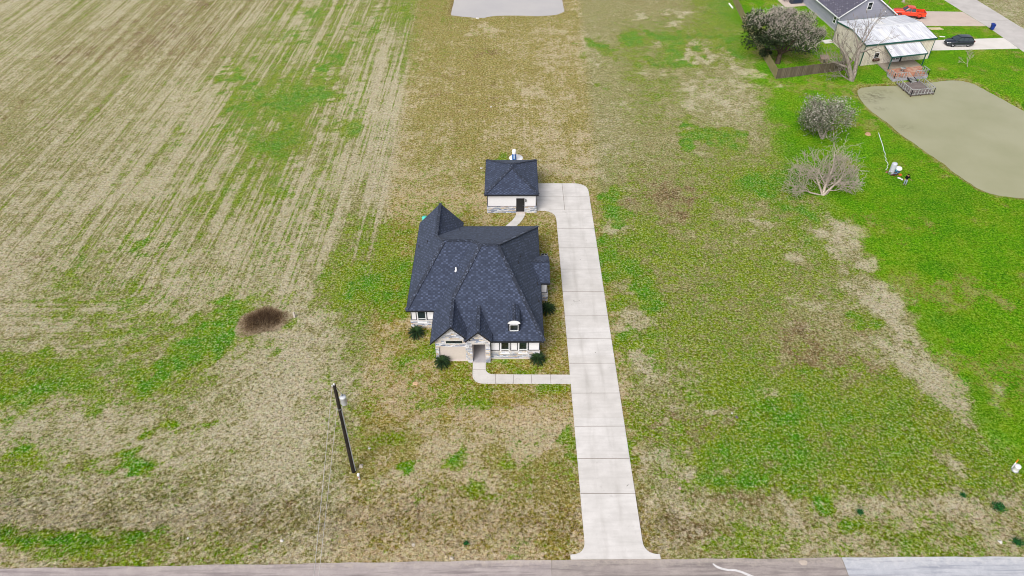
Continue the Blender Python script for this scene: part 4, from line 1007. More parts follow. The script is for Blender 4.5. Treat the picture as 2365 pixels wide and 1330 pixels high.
def tufts(name, x, y, h0, h1, nb, w, lean):
    n = len(x); z = sample(GZ, x, y); A = rr.uniform(0, 6.283, (n, nb)); hh = rr.uniform(h0, h1, (n, nb)); le = rr.uniform(.2, 1, (n, nb))*lean
    ca, sa = np.cos(A), np.sin(A); ox, oy = x[:, None] + rr.normal(0, w*1.8, (n, nb)), y[:, None] + rr.normal(0, w*1.8, (n, nb)); zz = z[:, None] - .01 + 0*ox
    V = np.stack([np.stack([ox+sa*w, oy-ca*w, zz], -1), np.stack([ox-sa*w, oy+ca*w, zz], -1), np.stack([ox+ca*hh*le, oy+sa*hh*le, zz+hh], -1)], 2).reshape(-1, 3).astype(np.float32)
    m = n*nb; me = bpy.data.meshes.new(name); me.vertices.add(m*3); me.vertices.foreach_set('co', V.reshape(-1))
    me.loops.add(m*3); me.loops.foreach_set('vertex_index', np.arange(m*3, dtype=np.int32)); me.polygons.add(m); me.polygons.foreach_set('loop_start', np.arange(0, m*3, 3, dtype=np.int32))
    me.polygons.foreach_set('loop_total', np.full(m, 3, dtype=np.int32)); me.update(calc_edges=True)
    for k, arr in layers.items():
        a = me.attributes.new(k, 'FLOAT', 'POINT'); a.data.foreach_set('value', np.repeat(sample(arr, x, y), nb*3).astype(np.float32))
    me.materials.append(M['grass']); o = bpy.data.objects.new(name, me); col.objects.link(o); tag(o, kind='stuff'); return o
x, y = scatter(330000, -90, 90, 27.6, 100, lambda x, y: np.clip(1.15 - (y-27)/95, .25, 1))
tufts('short_grass', x, y, .03, .085, 4, .022, 1.1)
x, y = scatter(18000, -48, 48, 27.6, 37, lambda x, y: np.exp(-((y-ditch_y(x)+.6)/2.6)**2)*np.where(x > 14, .25, 1))
tufts('long_grass', x, y, .06, .20, 5, .03, 1.4)

ex, ey = [], []
for poly_ in (drive, walk, L_ + R_[::-1]):
    for i in range(len(poly_)):
        p, q = Vector(poly_[i]), Vector(poly_[(i+1) % len(poly_)]); n_ = int((q-p).length*7)
        for k in range(n_): c = p.lerp(q, rnd.random()); ex.append(c.x + rnd.gauss(0, .05)); ey.append(c.y + rnd.gauss(0, .05))
ex, ey = np.array(ex), np.array(ey); k = (ey > 28.3) & ~((ex > 5.8) & (ex < 6.1) & (ey > 46.2) & (ey < 47.45)) & ~((ex > -3.8) & (ex < -2.3) & (ey > 48.8)) & ~((ex > 3.4) & (ex < 3.7) & (ey > 76))
tufts('edge_grass', ex[k], ey[k], .05, .13, 5, .022, .8)
# ------------------------------------------------------------------ utilities near the road and behind the house
def rock(name, lab, px, py, r, mat, seed, cat='rock', group=None, flat=.6):
    bm = bmesh.new(); bmesh.ops.create_icosphere(bm, subdivisions=2, radius=r); rn = random.Random(seed)
    ph = [rn.uniform(0, 6) for _ in range(6)]
    for v in bm.verts:
        k = 1 + .18*math.sin(4*v.co.x/r+ph[0]) + .16*math.sin(5*v.co.y/r+ph[1]) + .12*math.sin(6*v.co.z/r+ph[2]) + rn.uniform(-.06, .06)
        v.co = .8*Vector((v.co.x*k*1.15, v.co.y*k, v.co.z*k*flat))
    me = bpy.data.meshes.new(name); bm.to_mesh(me); bm.free(); me.materials.append(mat)
    o = bpy.data.objects.new(name, me); p = at(px, py); o.location = (p[0], p[1], float(sample(GZ, np.array([p[0]]), np.array([p[1]]))[0]) + r*flat*.35); o.rotation_euler = (0, 0, seed)
    col.objects.link(o); return tag(o, lab, cat, group)
WR = plain('white_rock', rgb(212, 208, 204, .75), .9, .2, 0, .12, 9)
rock('rock', 'white rock on the dead grass left of the two power lines', 651, 1249, .16, WR, 1)
rock('litter', 'small crumpled white litter left of the white rock on the verge', 434, 1243, .11, WR, 2, 'litter')
rock('rock', 'pinkish rock just right of the white litter on the left verge', 449, 1254, .13, plain('pink_rock', rgb(206, 178, 168), .9, .2, 0, .15, 9), 3)
rock('rock', 'grey rock at the road edge below the brown verge left of the drive', 1044, 1290, .2, M['rock'], 4)
rock('rock', 'flat pale rock lying on the grass near the road left of the culvert', 955, 1259, .17, M['rock'], 5)
rock('rock', 'tan rock on the lawn left of the curved front walk', 960, 886, .28, plain('tan_rock', rgb(222, 186, 150), .9, .2, 0, .12, 7), 6, flat=.4)
rock('rock', 'pale lump of earth just right of the pole foot', 834, 1077, .26, M['rock'], 7)
rock('rock', 'pale rock between the pole and the house walk', 853, 1036, .14, WR, 8)
rock('rock', 'white broken rock on the verge above the lighter road slab', 2310, 1251, .2, WR, 9)
rock('rock', 'white rock on the lot lawn between the far pond and the detached garage', 1134, 247, .2, WR, 10)
rock('rock', 'white rock at the left of the detached garage', 1111, 389, .22, WR, 11)
rock('rock', 'pinkish rock by the green patch right of the drive', 1570, 1128, .15, plain('pink_rock2', rgb(214, 180, 176), .9, .2, 0, .15, 9), 12)
rock('rock', 'purple grey rock in the right field', 1702, 963, .17, plain('purple_rock', rgb(124, 110, 130), .9, .2, 0, .15, 9), 13)
rock('rock', 'white rock in the middle of the right field', 1691, 954, .14, WR, 14)
rock('rock', 'pale rock at the edge of the far pond', 1103, 42, .35, WR, 15)

pb = Vector(at(817, 1089)); top = Vector((pb.x+.12, pb.y+.15, 11.25))
pole = thing('utility_pole', 'dark wooden utility pole carrying a grey transformer can', 'utility pole', tuple(pb))
n = NT('creosote', .9, .15); f = n.noise(n.map(n.geo(), (9, 9, .5)), 1.5, 5); n.col(n.mix(n.rng(f, .35, .65), (.010, .009, .009, 1), (.035, .028, .024, 1))); M['creosote'] = n.mat
b = MB(); b.tube([pb + Vector((0,0,-.3)), pb.lerp(top, .3), pb.lerp(top, .65), top], [.19, .175, .15, .125], 14); b.build('pole_shaft', M['creosote'], pole)
def onp(t, dx=0, dy=0): return pb.lerp(top, t) + Vector((dx, dy, 0))
b = MB(); c = onp(.845, .47, -.02)
b.lathe((c.x, c.y, c.z-.45), [(0, 0), (.235, .01), (.25, .05), (.25, .78), (.27, .80), (.27, .86), (.2, .92), (0, .95)], 18); tr = b.build('transformer', plain('transformer_grey', rgb(206, 210, 218, .8), .4, .5, .1, .05), pole)
b = MB(); b.lathe((c.x-.05, c.y, c.z+.48), [(.05, 0), (.05, .08), (.09, .1), (.05, .13), (.085, .16), (.045, .2), (.03, .30), (0, .31)], 10); b.build('bushing', M['galv'], tr)
b = MB(); b.bar(onp(.87, .12), (c.x-.2, c.y, c.z+.28), .06); b.build('bracket', M['galv'], tr); b = MB(); b.bar(onp(.81, .12), (c.x-.2, c.y, c.z-.3), .06); b.build('bracket', M['galv'], tr)
b = MB()
for k in range(3): b.lathe((c.x+.26, c.y-.1+.1*k, c.z-.05), [(.0, 0), (.035, .01), (.03, .05), (.0, .12)], 6, axis=(1, 0, 0))
b.build('terminal', plain('copper_brown', rgb(130, 92, 62), .5, .5), tr)
b = MB(); b.tube([onp(.02, .20, -.05), onp(.4, .19, -.06), onp(.73, .17, -.06)], .045, 8); b.build('conduit', M['galv'], pole)
b = MB(); b.tube([onp(.73, .17, -.06), onp(.76, .22, -.1), onp(.78, .30, -.08), (c.x+.28, c.y-.05, c.z-.02)], .022, 6); b.build('jumper_wire', M['galv'], pole); b = MB(); b.tube([onp(.985, .06), onp(.95, .2, -.1), (c.x-.05, c.y, c.z+.78)], .018, 6); b.build('jumper_wire', M['galv'], pole)
for t_, dx in ((1.0, 0), (.985, -.15)):
    b = MB(); q = onp(t_, dx, -.02); b.lathe((q.x, q.y, q.z), [(.035, 0), (.035, .08), (.08, .1), (.045, .14), (.075, .17), (.04, .22), (0, .25)], 10); b.build('insulator', M['pvc'], pole)
b = MB(); q = onp(.75); b.lathe((q.x, q.y, q.z), [(.155, 0), (.165, 0), (.165, .06), (.155, .06)], 14); b.bar(q + Vector((-.15, -.02, .03)), q + Vector((-.22, -.05, .08)), .07); b.build('clamp_band', M['galv'], pole)
def wire(name, lab, a, e, sag, r):
    a, e = Vector(a), Vector(e); pts = [a.lerp(e, t) - Vector((0, 0, 4*sag*t*(1-t))) for t in [i/24 for i in range(25)]]
    b = MB(); b.tube(pts, r, 5); o = b.build(name, M['wire'], None, uv=False); tag(o, lab, 'power line', 'power lines from the pole over the road'); return o
M['wire'] = plain('bare_aluminium', rgb(206, 202, 200, .8), .5, .5, .2)
q = onp(.985, -.15); wire('power_line', 'upper pale power line from the top of the dark pole', (q.x, q.y, q.z+.2), (-8.6, -14, 11.3), .9, .021)
q = onp(.755, -.2); wire('power_line', 'lower pale power line from the middle of the dark pole', (q.x, q.y, q.z), (-9.4, -14, 8.9), .8, .018)

ped = thing('utility_pedestal', 'short round white utility post beside the pole foot', 'utility post', at(830, 1106))
p = Vector(at(830, 1106)); b = MB(); b.lathe(p + Vector((0,0,-.1)), [(.10, 0), (.10, .62), (.125, .64), (.125, .80), (.09, .87), (0, .88)], 14); b.build('post_shell', M['pvc'], ped)
b = MB(); b.box(p.x-.04, p.x+.03, p.y-.112, p.y-.09, .25, .42); b.build('warning_tag', plain('tag_red', rgb(190, 120, 110), .6, .3), ped)
ped = thing('utility_pedestal', 'squat white utility pedestal at the right edge above the verge', 'utility post', at(2344, 1086))
p = Vector(at(2344, 1086)); b = MB(); b.lathe(p + Vector((0,0,-.1)), [(.24, 0), (.24, .60), (.26, .62), (.26, .72), (.2, .80), (0, .82)], 18); b.build('post_shell', M['pvc'], ped)
b = MB(); b.lathe(p + Vector((0,0,-.05)), [(.30, 0), (.30, .10), (.24, .12)], 18); b.build('base_ring', M['galv'], ped)
mk = thing('cable_marker', 'slim white cable marker with an orange top beside the white pedestal', 'marker', at(2337, 1080))
p = Vector(at(2337, 1080)); b = MB(); b.lathe(p + Vector((0,0,-.1)), [(.05, 0), (.05, .9), (.0, .9)], 10); b.build('marker_post', M['pvc'], mk)
b = MB(); b.lathe(p + Vector((0,0,.8)), [(.056, 0), (.056, .34), (.03, .4), (0, .41)], 10); b.build('orange_sleeve', plain('orange_plastic', rgb(240, 140, 20), .5, .4), mk)
mp = thing('white_post', 'short white marker post at the right rim of the dead brush', 'post', at(681, 733))
p = Vector(at(681, 733)); b = MB(); b.box(p.x-.09, p.x+.09, p.y-.09, p.y+.09, -.1, .75); b.face([(p.x-.09, p.y-.09, .751), (p.x+.09, p.y-.09, .751), (p.x, p.y, .85)]); b.face([(p.x+.09, p.y-.09, .751), (p.x+.09, p.y+.09, .751), (p.x, p.y, .85)]); b.face([(p.x+.09, p.y+.09, .751), (p.x-.09, p.y+.09, .751), (p.x, p.y, .85)]); b.face([(p.x-.09, p.y+.09, .751), (p.x-.09, p.y-.09, .751), (p.x, p.y, .85)])
b.build('post', plain('weathered_white', rgb(206, 196, 190, .8), .9, .2, 0, .15, 8), mp)
# culvert under the drive: the two pipe mouths in the ditch
for px, py, sg, lab in ((1297, 1167, -1, 'culvert mouth with a dark opening in the ditch left of the drive'), (1497, 1164, 1, 'white culvert mouth in the ditch right of the drive')):
    p = Vector(at(px, py, -.3)); cu = thing('culvert_pipe', lab, 'culvert', (p.x, p.y, -.3), 0, 'culvert mouths beside the drive')
    L0 = abs(p.x - (5.7 if sg < 0 else 10.9)); b = MB()
    b.lathe((p.x-sg*L0, p.y, -.60), [(.26, 0), (.26, L0+.0), (.22, L0+.0), (.22, L0-.5), (0, L0-.5)], 16, axis=(sg, 0, 0)); b.build('pipe', [M['galv']], cu)
    b = MB(); b.lathe((p.x-sg*.38, p.y, -.60), [(.0, 0), (.215, 0)], 16, axis=(sg, 0, 0)); b.build('pipe_throat', M['black'], cu)
    b = MB(); b.lathe((p.x+sg*.02, p.y, -.60), [(.255, 0), (.30, .01), (.30, .10), (.255, .11)], 16, axis=(sg, 0, 0)); b.build('pipe_collar', M['pvc'], cu)

# condenser unit, teal tank, well tank
p = Vector((4.08, 65.3, 0)); ac = thing('condenser', 'grey air conditioning condenser behind the side bay of the new house', 'air conditioner', tuple(p))
b = MB(); b.box(p.x-.40, p.x+.40, p.y-.40, p.y+.40, .08, .90); b.build('cabinet', plain('condenser_grey', rgb(168, 172, 178, .75), .5, .4, .2), ac)
b = MB(); b.lathe((p.x, p.y, .90), [(.36, 0), (.36, .05), (.33, .06), (.33, .02), (.0, .02)], 20); g_ = b.build('fan_guard', M['black'], ac)
b = MB(); b.lathe((p.x, p.y, .93), [(.10, 0), (.10, .04), (0, .05)], 12)
for k in range(4): b.obox((p.x+.2*math.cos(k*1.571), p.y+.2*math.sin(k*1.571), .935), (math.cos(k*1.571), math.sin(k*1.571), 0), .12, (-math.sin(k*1.571), math.cos(k*1.571), .3), .05, (0, 0, 1), .004)
b.build('fan', M['galv'], g_)
b = MB(); b.box(p.x-.5, p.x+.5, p.y-.5, p.y+.5, 0, .079); b.build('pad', M['porch'], ac)
p = Vector((-10.75, 73.7, 0)); sp = thing('septic_box', 'teal plastic septic riser behind the back left corner of the new house', 'septic riser', tuple(p))
M['teal'] = plain('teal_plastic', rgb(90, 214, 200, .8), .5, .4)
b = MB(); b.lathe(p + Vector((0,0,-.1)), [(.34, 0), (.34, .5), (.30, .52)], 20); b.build('riser', M['teal'], sp)
b = MB(); b.lathe(p + Vector((0,0,.42)), [(.38, 0), (.38, .05), (.2, .10), (0, .11)], 20); b.build('lid', M['teal'], sp)
p = Vector((.68, 88.3, 0)); wt_ = thing('well_tank', 'blue and white well pressure tank standing behind the detached garage', 'water tank', tuple(p))
b = MB(); b.lathe(p + Vector((0,0,.06)), [(.28, 0), (.30, .05), (.30, 1.02)], 20); b.build('tank_body', plain('tank_blue', rgb(24, 104, 196, .85), .4, .5), wt_)
b = MB(); b.lathe(p + Vector((0,0,1.08)), [(.30, 0), (.30, .42), (.26, .58), (.12, .66), (0, .68)], 20); b.build('tank_top', M['pvc'], wt_)
b = MB(); b.box(p.x-.10, p.x+.12, p.y-.312, p.y-.27, .35, .95); b.build('tank_label', plain('label_pale', rgb(176, 196, 226, .85), .5, .4), wt_)
b = MB(); b.lathe((.95, 88.9, -.05), [(0, .08), (.95, .08), (1.0, .05), (1.0, 0)][::-1], 26); o = b.build('tank_pad', M['pvc'], wt_)

# ------------------------------------------------------------------ pump, tanks and clutter by the near pond, and the person
p = Vector(at(2057, 402)); pk = thing('pressure_tank', 'tall grey pressure tank on the lawn beside the near pond', 'water tank', tuple(p))
b = MB(); b.lathe(p + Vector((0,0,.08)), [(.33, 0), (.36, .06), (.36, 1.55), (.33, 1.68), (.18, 1.76), (0, 1.78)], 22); b.build('tank_body', plain('tank_grey', rgb(196, 200, 216, .8), .45, .5), pk)
b = MB(); b.lathe(p, [(.30, -.05), (.30, .08)], 18); b.build('tank_foot', M['dark_trim'], pk)
b = MB(); b.tube([p + Vector((.3, -.2, .2)), p + Vector((.55, -.35, .25)), p + Vector((.62, -.38, .6))], .035, 8); b.build('outlet_pipe', plain('blue_pipe', rgb(90, 150, 210, .85), .4, .5), pk)
q = Vector(at(2054.5, 403.5)); bk = thing('bucket', 'white plastic bucket lying against the tall grey pressure tank', 'bucket', tuple(q))
b = MB(); b.lathe(q + Vector((.12, .02, .04)), [(0, 0), (.18, 0), (.23, .48), (.245, .48), (.245, .52), (.20, .52), (.16, .03)], 18, axis=(-.25, .1, .95)); b.build('bucket_body', M['pvc'], bk)
b = MB(); b.tube([q + Vector((-.2, -.1, .5)), q + Vector((-.05, -.26, .6)), q + Vector((.15, -.2, .52))], .012, 5); b.build('bucket_handle', M['galv'], bk)
q = Vector(at(2071.5, 397)); cv = thing('pump_housing', 'white pump cover on a blue base right of the grey pressure tank', 'pump', tuple(q))
b = MB(); b.lathe(q + Vector((.1, .1, .42)), [(.46, 0), (.47, .10), (.40, .26), (.22, .34), (0, .37)], 18); b.build('pump_cover', M['pvc'], cv)
b = MB(); b.lathe(q + Vector((.1, .1, 0)), [(.34, 0), (.34, .30), (.42, .42)], 18); b.build('pump_base', plain('pump_blue', rgb(74, 110, 150, .8), .5, .4), cv)
b = MB(); b.tube([q + Vector((-.3, -.2, .1)), q + Vector((-.35, -.25, .45)), q + Vector((-.2, -.1, .55))], .05, 8); b.build('pump_pipe', plain('teal_pipe', rgb(90, 190, 210, .85), .4, .5), cv)
q = Vector(at(2066, 404)); fw = thing('firewood', 'dark brown chunks of wood between the white bucket and the pump cover', 'wood', tuple(q))
rn = random.Random(4)
for k in range(5):
    b = MB(); a = rn.uniform(0, 3.1); c = q + Vector((rn.uniform(-.45, .4), rn.uniform(-.2, .2), .10 + .08*(k % 2))); d = Vector((math.cos(a), math.sin(a), rn.uniform(-.1, .3)))*.28
    b.tube([c-d, c, c+d], [.10, .11, .09], 8); b.build('log', plain('log_wood', rgb(rn.randint(84, 130), rn.randint(56, 84), 50), .95, .1, 0, .25, 8), fw)
q = Vector(at(2046, 398)); pl = thing('brick_stack', 'small reddish pile of bricks at the left foot of the pressure tank', 'bricks', tuple(q))
for k in range(6):
    b = MB(); a = rn.uniform(0, 3); b.obox(q + Vector((rn.uniform(-.25, .25), rn.uniform(-.14, .14), .05 + .07*(k//3))), (math.cos(a), math.sin(a), 0), .12, (-math.sin(a), math.cos(a), 0), .06, (0, 0, 1), .035); b.build('brick', M.setdefault('brick_red', plain('brick_red', rgb(176, 124, 108), .9, .2, 0, .2, 8)), pl)
q = Vector(at(2079, 404.5)); orange = thing('orange_bag', 'crumpled orange bag on the grass right of the wood chunks', 'bag', tuple(q))
b = MB(); rows = []
for i in range(7):
    e = math.pi*i/12; rows.append([(q.x+.24*math.cos(e)*math.cos(a)*(1+.2*math.sin(3*a+i)), q.y+.18*math.cos(e)*math.sin(a)*(1+.2*math.cos(4*a)), .22*math.sin(e)+.02*math.sin(5*a+i)) for a in [k*.5236 for k in range(12)]])
b.grid(rows, 0, True, True); b.build('bag_body', plain('orange_cloth', rgb(206, 104, 40), .8, .2, 0, .25, 12), orange)
q = Vector(at(2077.5, 412)); e_ = Vector(at(2083, 416.5)); pn = thing('white_boards', 'short white broken boards lying in front of the person', 'board', tuple(q))
for a_, c_ in ((q + Vector((-.25, .12, 0)), q + Vector((.15, -.1, 0))), (q + Vector((.18, -.16, 0)), e_)):
    b = MB(); b.bar(a_ + Vector((0,0,.06)), c_ + Vector((0,0,.05)), .26, .05); b.build('board', M['pvc'], pn)
hp = [at(1780+x/4.0427, 180+y/4.0427, .04) for x, y in [(1007,512),(1022,560),(1038,605),(1050,645),(1058,685),(1070,705),(1066,735),(1080,755),(1072,768),(1092,792),(1096,812),(1086,822),(1090,840),(1074,858)]]
b = MB(); b.tube(hp, [.045]*4 + [.04]*10, 7); o = b.build('hose', M['pvc'], None, uv=False); tag(o, 'white pipe trailing up the lawn from the grey pressure tank', 'hose')
q = Vector(at(2004.5, 310)); st = thing('tree_stump', 'low tan tree stump with a dark hollow on the bank of the near pond', 'stump', tuple(q))
b = MB(); b.lathe(q + Vector((0,0,-.05)), [(.48, 0), (.40, .12), (.34, .24), (.22, .25), (.16, .12), (0, .1)], 11); b.build('stump_wood', plain('stump_wood', rgb(196, 160, 130), .95, .1, 0, .3, 5), st)
b = MB(); b.lathe(q + Vector((0,0,.06)), [(.15, 0), (0, .01)], 10); b.build('hollow', M['black'], st)

def skinned(name, chains, mat, parent, sub=1, root=None):
    """a continuous skin over chains of (point, radius); chains that start at a used point join there"""
    key, V, E, Rr = {}, [], [], []
    for ch in chains:
        prev = None
        for pnt, r in ch:
            k = tuple(round(c, 4) for c in pnt)
            if k not in key: key[k] = len(V); V.append(pnt); Rr.append(r)
            if prev is not None and prev != key[k]: E.append((prev, key[k]))
            prev = key[k]
    me = bpy.data.meshes.new(name); me.from_pydata(V, E, []); o = bpy.data.objects.new(name, me); col.objects.link(o)
    m = o.modifiers.new('skin', 'SKIN'); m.use_smooth_shade = True
    for i, r in enumerate(Rr): me.skin_vertices[0].data[i].radius = (r, r)
    me.skin_vertices[0].data[0].use_root = True
    s_ = o.modifiers.new('sub', 'SUBSURF'); s_.levels = s_.render_levels = sub
    dg = bpy.context.evaluated_depsgraph_get(); fin = bpy.data.meshes.new_from_object(o.evaluated_get(dg)); bpy.data.objects.remove(o)
    fin.materials.clear(); fin.materials.append(mat); fin.name = name
    for pl_ in fin.polygons: pl_.use_smooth = True
    o = bpy.data.objects.new(name, fin); col.objects.link(o); o.parent = parent; return o
p = at(2088.5, 427.5); man = thing('person', 'person in a black top and pale blue trousers holding a brown stick beside the pond', 'person', p, R(-35))
skin_m = plain('skin', rgb(206, 156, 128, .8), .6, .3, 0, .05)
hipL, hipR, pel, chest, neck, head = (-.10, 0, .90), (.10, 0, .90), (0, 0, .96), (0, -.02, 1.30), (0, -.01, 1.49), (0, -.03, 1.63)
shL, shR, elL, elR, wrL, wrR = (-.19, 0, 1.41), (.19, 0, 1.41), (-.26, .03, 1.13), (.34, -.10, 1.20), (-.24, -.10, .90), (.50, -.30, 1.20)
body = [[(pel, .13), (chest, .15), (neck, .06), (head, .105), ((0, -.03, 1.70), .085)],
        [(chest, .15), (shL, .065), (elL, .045), (wrL, .032)], [(chest, .15), (shR, .065), (elR, .045), (wrR, .032)],
        [(pel, .13), (hipL, .095), ((-.11, -.02, .50), .062), ((-.11, .02, .10), .042), ((-.11, -.14, .05), .036)], [(pel, .13), (hipR, .095), ((.12, -.03, .50), .062), ((.13, .02, .10), .042), ((.14, -.14, .05), .036)]]
for w, d0 in ((wrL, Vector((.02, -.05, -.16))), (wrR, Vector((.12, -.10, -.01)))):
    w_ = Vector(w); palm = w_ + d0*.45; body.append([(w, .032), (tuple(palm), .033)]); sd = d0.cross(Vector((0, 0, 1))).normalized() if abs(d0.z) < .1 else Vector((0, 1, 0))
    for k in range(4): body.append([(tuple(palm), .033), (tuple(palm + d0*.35 + sd*.018*(k-1.5)), .010), (tuple(palm + d0*(.62+.05*math.sin(k*1.2)) + sd*.022*(k-1.5) + Vector((0, 0, -.015))), .008)])
    body.append([(w, .032), (tuple(w_ + d0*.25 + sd*.045), .011), (tuple(w_ + d0*.5 + sd*.055), .009)])
skinned('body', body, skin_m, man)
skinned('shirt', [[((0, 0, .92), .150), (pel, .155), (chest, .178), ((0, -.01, 1.43), .10)], [(chest, .178), (shL, .088), (elL, .062), (tuple(Vector(elL).lerp(Vector(wrL), .75)), .048)], [(chest, .178), (shR, .088), (elR, .062), (tuple(Vector(elR).lerp(Vector(wrR), .75)), .048)]], plain('black_cloth', rgb(22, 20, 24), .9, .1), man)
skinned('trousers', [[((0, 0, 1.0), .135), (pel, .148), (hipL, .112), ((-.11, -.02, .50), .082), ((-.11, .02, .12), .068)], [(pel, .148), (hipR, .112), ((.12, -.03, .50), .082), ((.13, .02, .12), .068)]], plain('pale_denim', rgb(160, 172, 194, .8), .9, .1, 0, .1, 12), man)
for sx in (-.11, .135):
    b = MB(); b.obox((sx, -.05, .045), (1, 0, 0), .048, (0, 1, 0), .135, (0, 0, 1), .042); b.build('shoe', plain('dark_shoe', rgb(40, 42, 50), .7, .3), man, True)
b = MB(); b.lathe((0, -.02, 1.615), [(.118, 0), (.126, .05), (.115, .11), (.07, .155), (0, .165)], 16); b.build('hair', plain('dark_hair', rgb(26, 20, 18), .8, .2), man, True)
b = MB()
b.lathe((0, -.125, 1.615), [(.022, 0), (.016, .03), (0, .045)], 8, axis=(0, -1, -.25))
b.build('nose', skin_m, man, True)
for sx in (-1, 1): b = MB(); b.lathe((sx*.112, -.02, 1.62), [(.03, 0), (.028, .012), (0, .016)], 8, axis=(sx, 0, 0)); b.build('ear', skin_m, man, True)
for sx in (-1, 1):
    b = MB(); b.lathe((sx*.04, -.128, 1.645), [(.014, 0), (.010, .008), (0, .011)], 8, axis=(0, -1, 0)); b.build('eye', M['black'], man, True)
b = MB(); b.box(-.03, .03, -.136, -.12, 1.562, 1.572); b.build('mouth', plain('lips', rgb(150, 84, 74), .6, .3), man, True)
wr = man.matrix_basis @ Vector((.60, -.38, 1.2))
wp = Matrix.Rotation(R(-35), 4, 'Z') @ Vector((.58, -.37, 1.19)) + Vector(p)
sk = thing('stick', 'short brown stick held out in the right hand of the person', 'stick', tuple(wp))
b = MB(); dv_ = Matrix.Rotation(R(-35), 4, 'Z') @ Vector((.9, -.1, .12)); b.tube([wp - dv_*.1, wp + dv_*.45], [.022, .018], 7); b.build('stick_wood', M['bark_dark'], sk)
# ------------------------------------------------------------------ the neighbours: metal building
M['green_trim'] = plain('green_trim', rgb(22, 84, 76, .8), .5, .4)
M['metal_wall'] = ribbed('ribbed_wall', rgb(236, 228, 218, .84), rgb(226, 218, 208, .84), .32, 0, .6, rgb(208, 196, 180, .8))
M['metal_roof'] = ribbed('ribbed_roof', rgb(242, 244, 250, .88), rgb(220, 224, 234, .85), .34, .0, .35, rgb(176, 176, 188, .8))
class Frame:
    """a tilted plan: s along the front, t to the back, both in metres"""
    def __init__(f, O, U, V): f.O, f.U, f.V = Vector((*O, 0)), Vector((*U, 0)).normalized(), Vector((*V, 0)).normalized()
    def p(f, s, t, z): return f.O + f.U*s + f.V*t + Vector((0, 0, z))
    def box(f, b, s0, s1, t0, t1, z0, z1, m=0):
        P_ = [f.p(s, t, z) for z in (z0, z1) for s, t in ((s0, t0), (s1, t0), (s1, t1), (s0, t1))]
        for q in ((3,2,1,0),(4,5,6,7),(0,1,5,4),(1,2,6,5),(2,3,7,6),(3,0,4,7)): b.face([P_[i] for i in q], m)
    def poly(f, b, pts, m=0): b.face([f.p(*q) for q in pts], m)
f = Frame((61.75, 119.75), (13.5, 3.1), (-1.15, 10.6)); L, D, HE, HR = 13.85, 10.75, 3.8, 4.45
mb = thing('metal_building', 'beige ribbed metal workshop with silver roof, green trim and a lean-to awning', 'workshop', tuple(f.O))
b = MB(); f.poly(b, [(0,0,0),(L,0,0),(L,0,HE),(0,0,HE)]); f.poly(b, [(L,0,0),(L,D,0),(L,D,HE),(L,D/2,HR),(L,0,HE)]); f.poly(b, [(L,D,0),(0,D,0),(0,D,HE),(L,D,HE)]); f.poly(b, [(0,D,0),(0,0,0),(0,0,HE),(0,D/2,HR),(0,D,HE)])
b.build('wall', M['metal_wall'], mb)
b = MB(); o_ = .12; k = (HR-HE)/(D/2)
for t0, t1, z0, z1 in ((-o_, D/2, HE-k*o_+.05, HR+.05), (D/2, D+o_, HR+.05, HE-k*o_+.05)):
    f.poly(b, [(-o_,t0,z0),(L+o_,t0,z0),(L+o_,t1,z1),(-o_,t1,z1)])
rf = b.build('roof', M['metal_roof'], mb)
b = MB()
for s0, s1 in ((4.4, 5.3), (8.6, 9.6)): f.poly(b, [(s0,.9,HE+k*.9+.058),(s1,.9,HE+k*.9+.058),(s1,4.6,HE+k*4.6+.058),(s0,4.6,HE+k*4.6+.058)])
f.poly(b, [(6.0,D-4.4,HE+k*4.4+.058),(7.4,D-4.4,HE+k*4.4+.058),(7.4,D-.6,HE+k*.6+.058),(6.0,D-.6,HE+k*.6+.058)])
b.build('skylight', plain('fibreglass_panel', rgb(238, 238, 238, .82), .5, .4, 0, .06), rf)
b = MB()
for sg in (-1, 1): f.poly(b, [(-o_, D/2, HR+.075), (L+o_, D/2, HR+.075), (L+o_, D/2+sg*.22, HR+.055), (-o_, D/2+sg*.22, HR+.055)][::-sg])
b.build('ridge_cap', plain('white_metal', rgb(236, 238, 242, .82), .45, .5, 0, .05), rf)
b = MB()
f.box(b, -o_-.05, L+o_+.05, -o_-.13, -o_, HE-.20, HE+.04); f.box(b, -o_-.05, L+o_+.05, D+o_, D+o_+.10, HE-.16, HE+.04)
for s_ in (-o_-.06, L+o_): 
    for ta, tb, za, zb in ((-o_, D/2, HE, HR), (D/2, D+o_, HR, HE)):
        P_ = [(s_, ta, za-.16), (s_+.06, ta, za-.16), (s_+.06, tb, zb-.16), (s_, tb, zb-.16), (s_, ta, za+.06), (s_+.06, ta, za+.06), (s_+.06, tb, zb+.06), (s_, tb, zb+.06)]
        for q in ((3,2,1,0),(4,5,6,7),(0,1,5,4),(1,2,6,5),(2,3,7,6),(3,0,4,7)): f.poly(b, [P_[i] for i in q])
for s0, t0 in ((-.03, -.03), (L-.11, -.03), (-.03, D-.11), (L-.11, D-.11)): f.box(b, s0, s0+.14, t0, t0+.14, 0, HE-.2)
b.build('trim', M['green_trim'], mb)
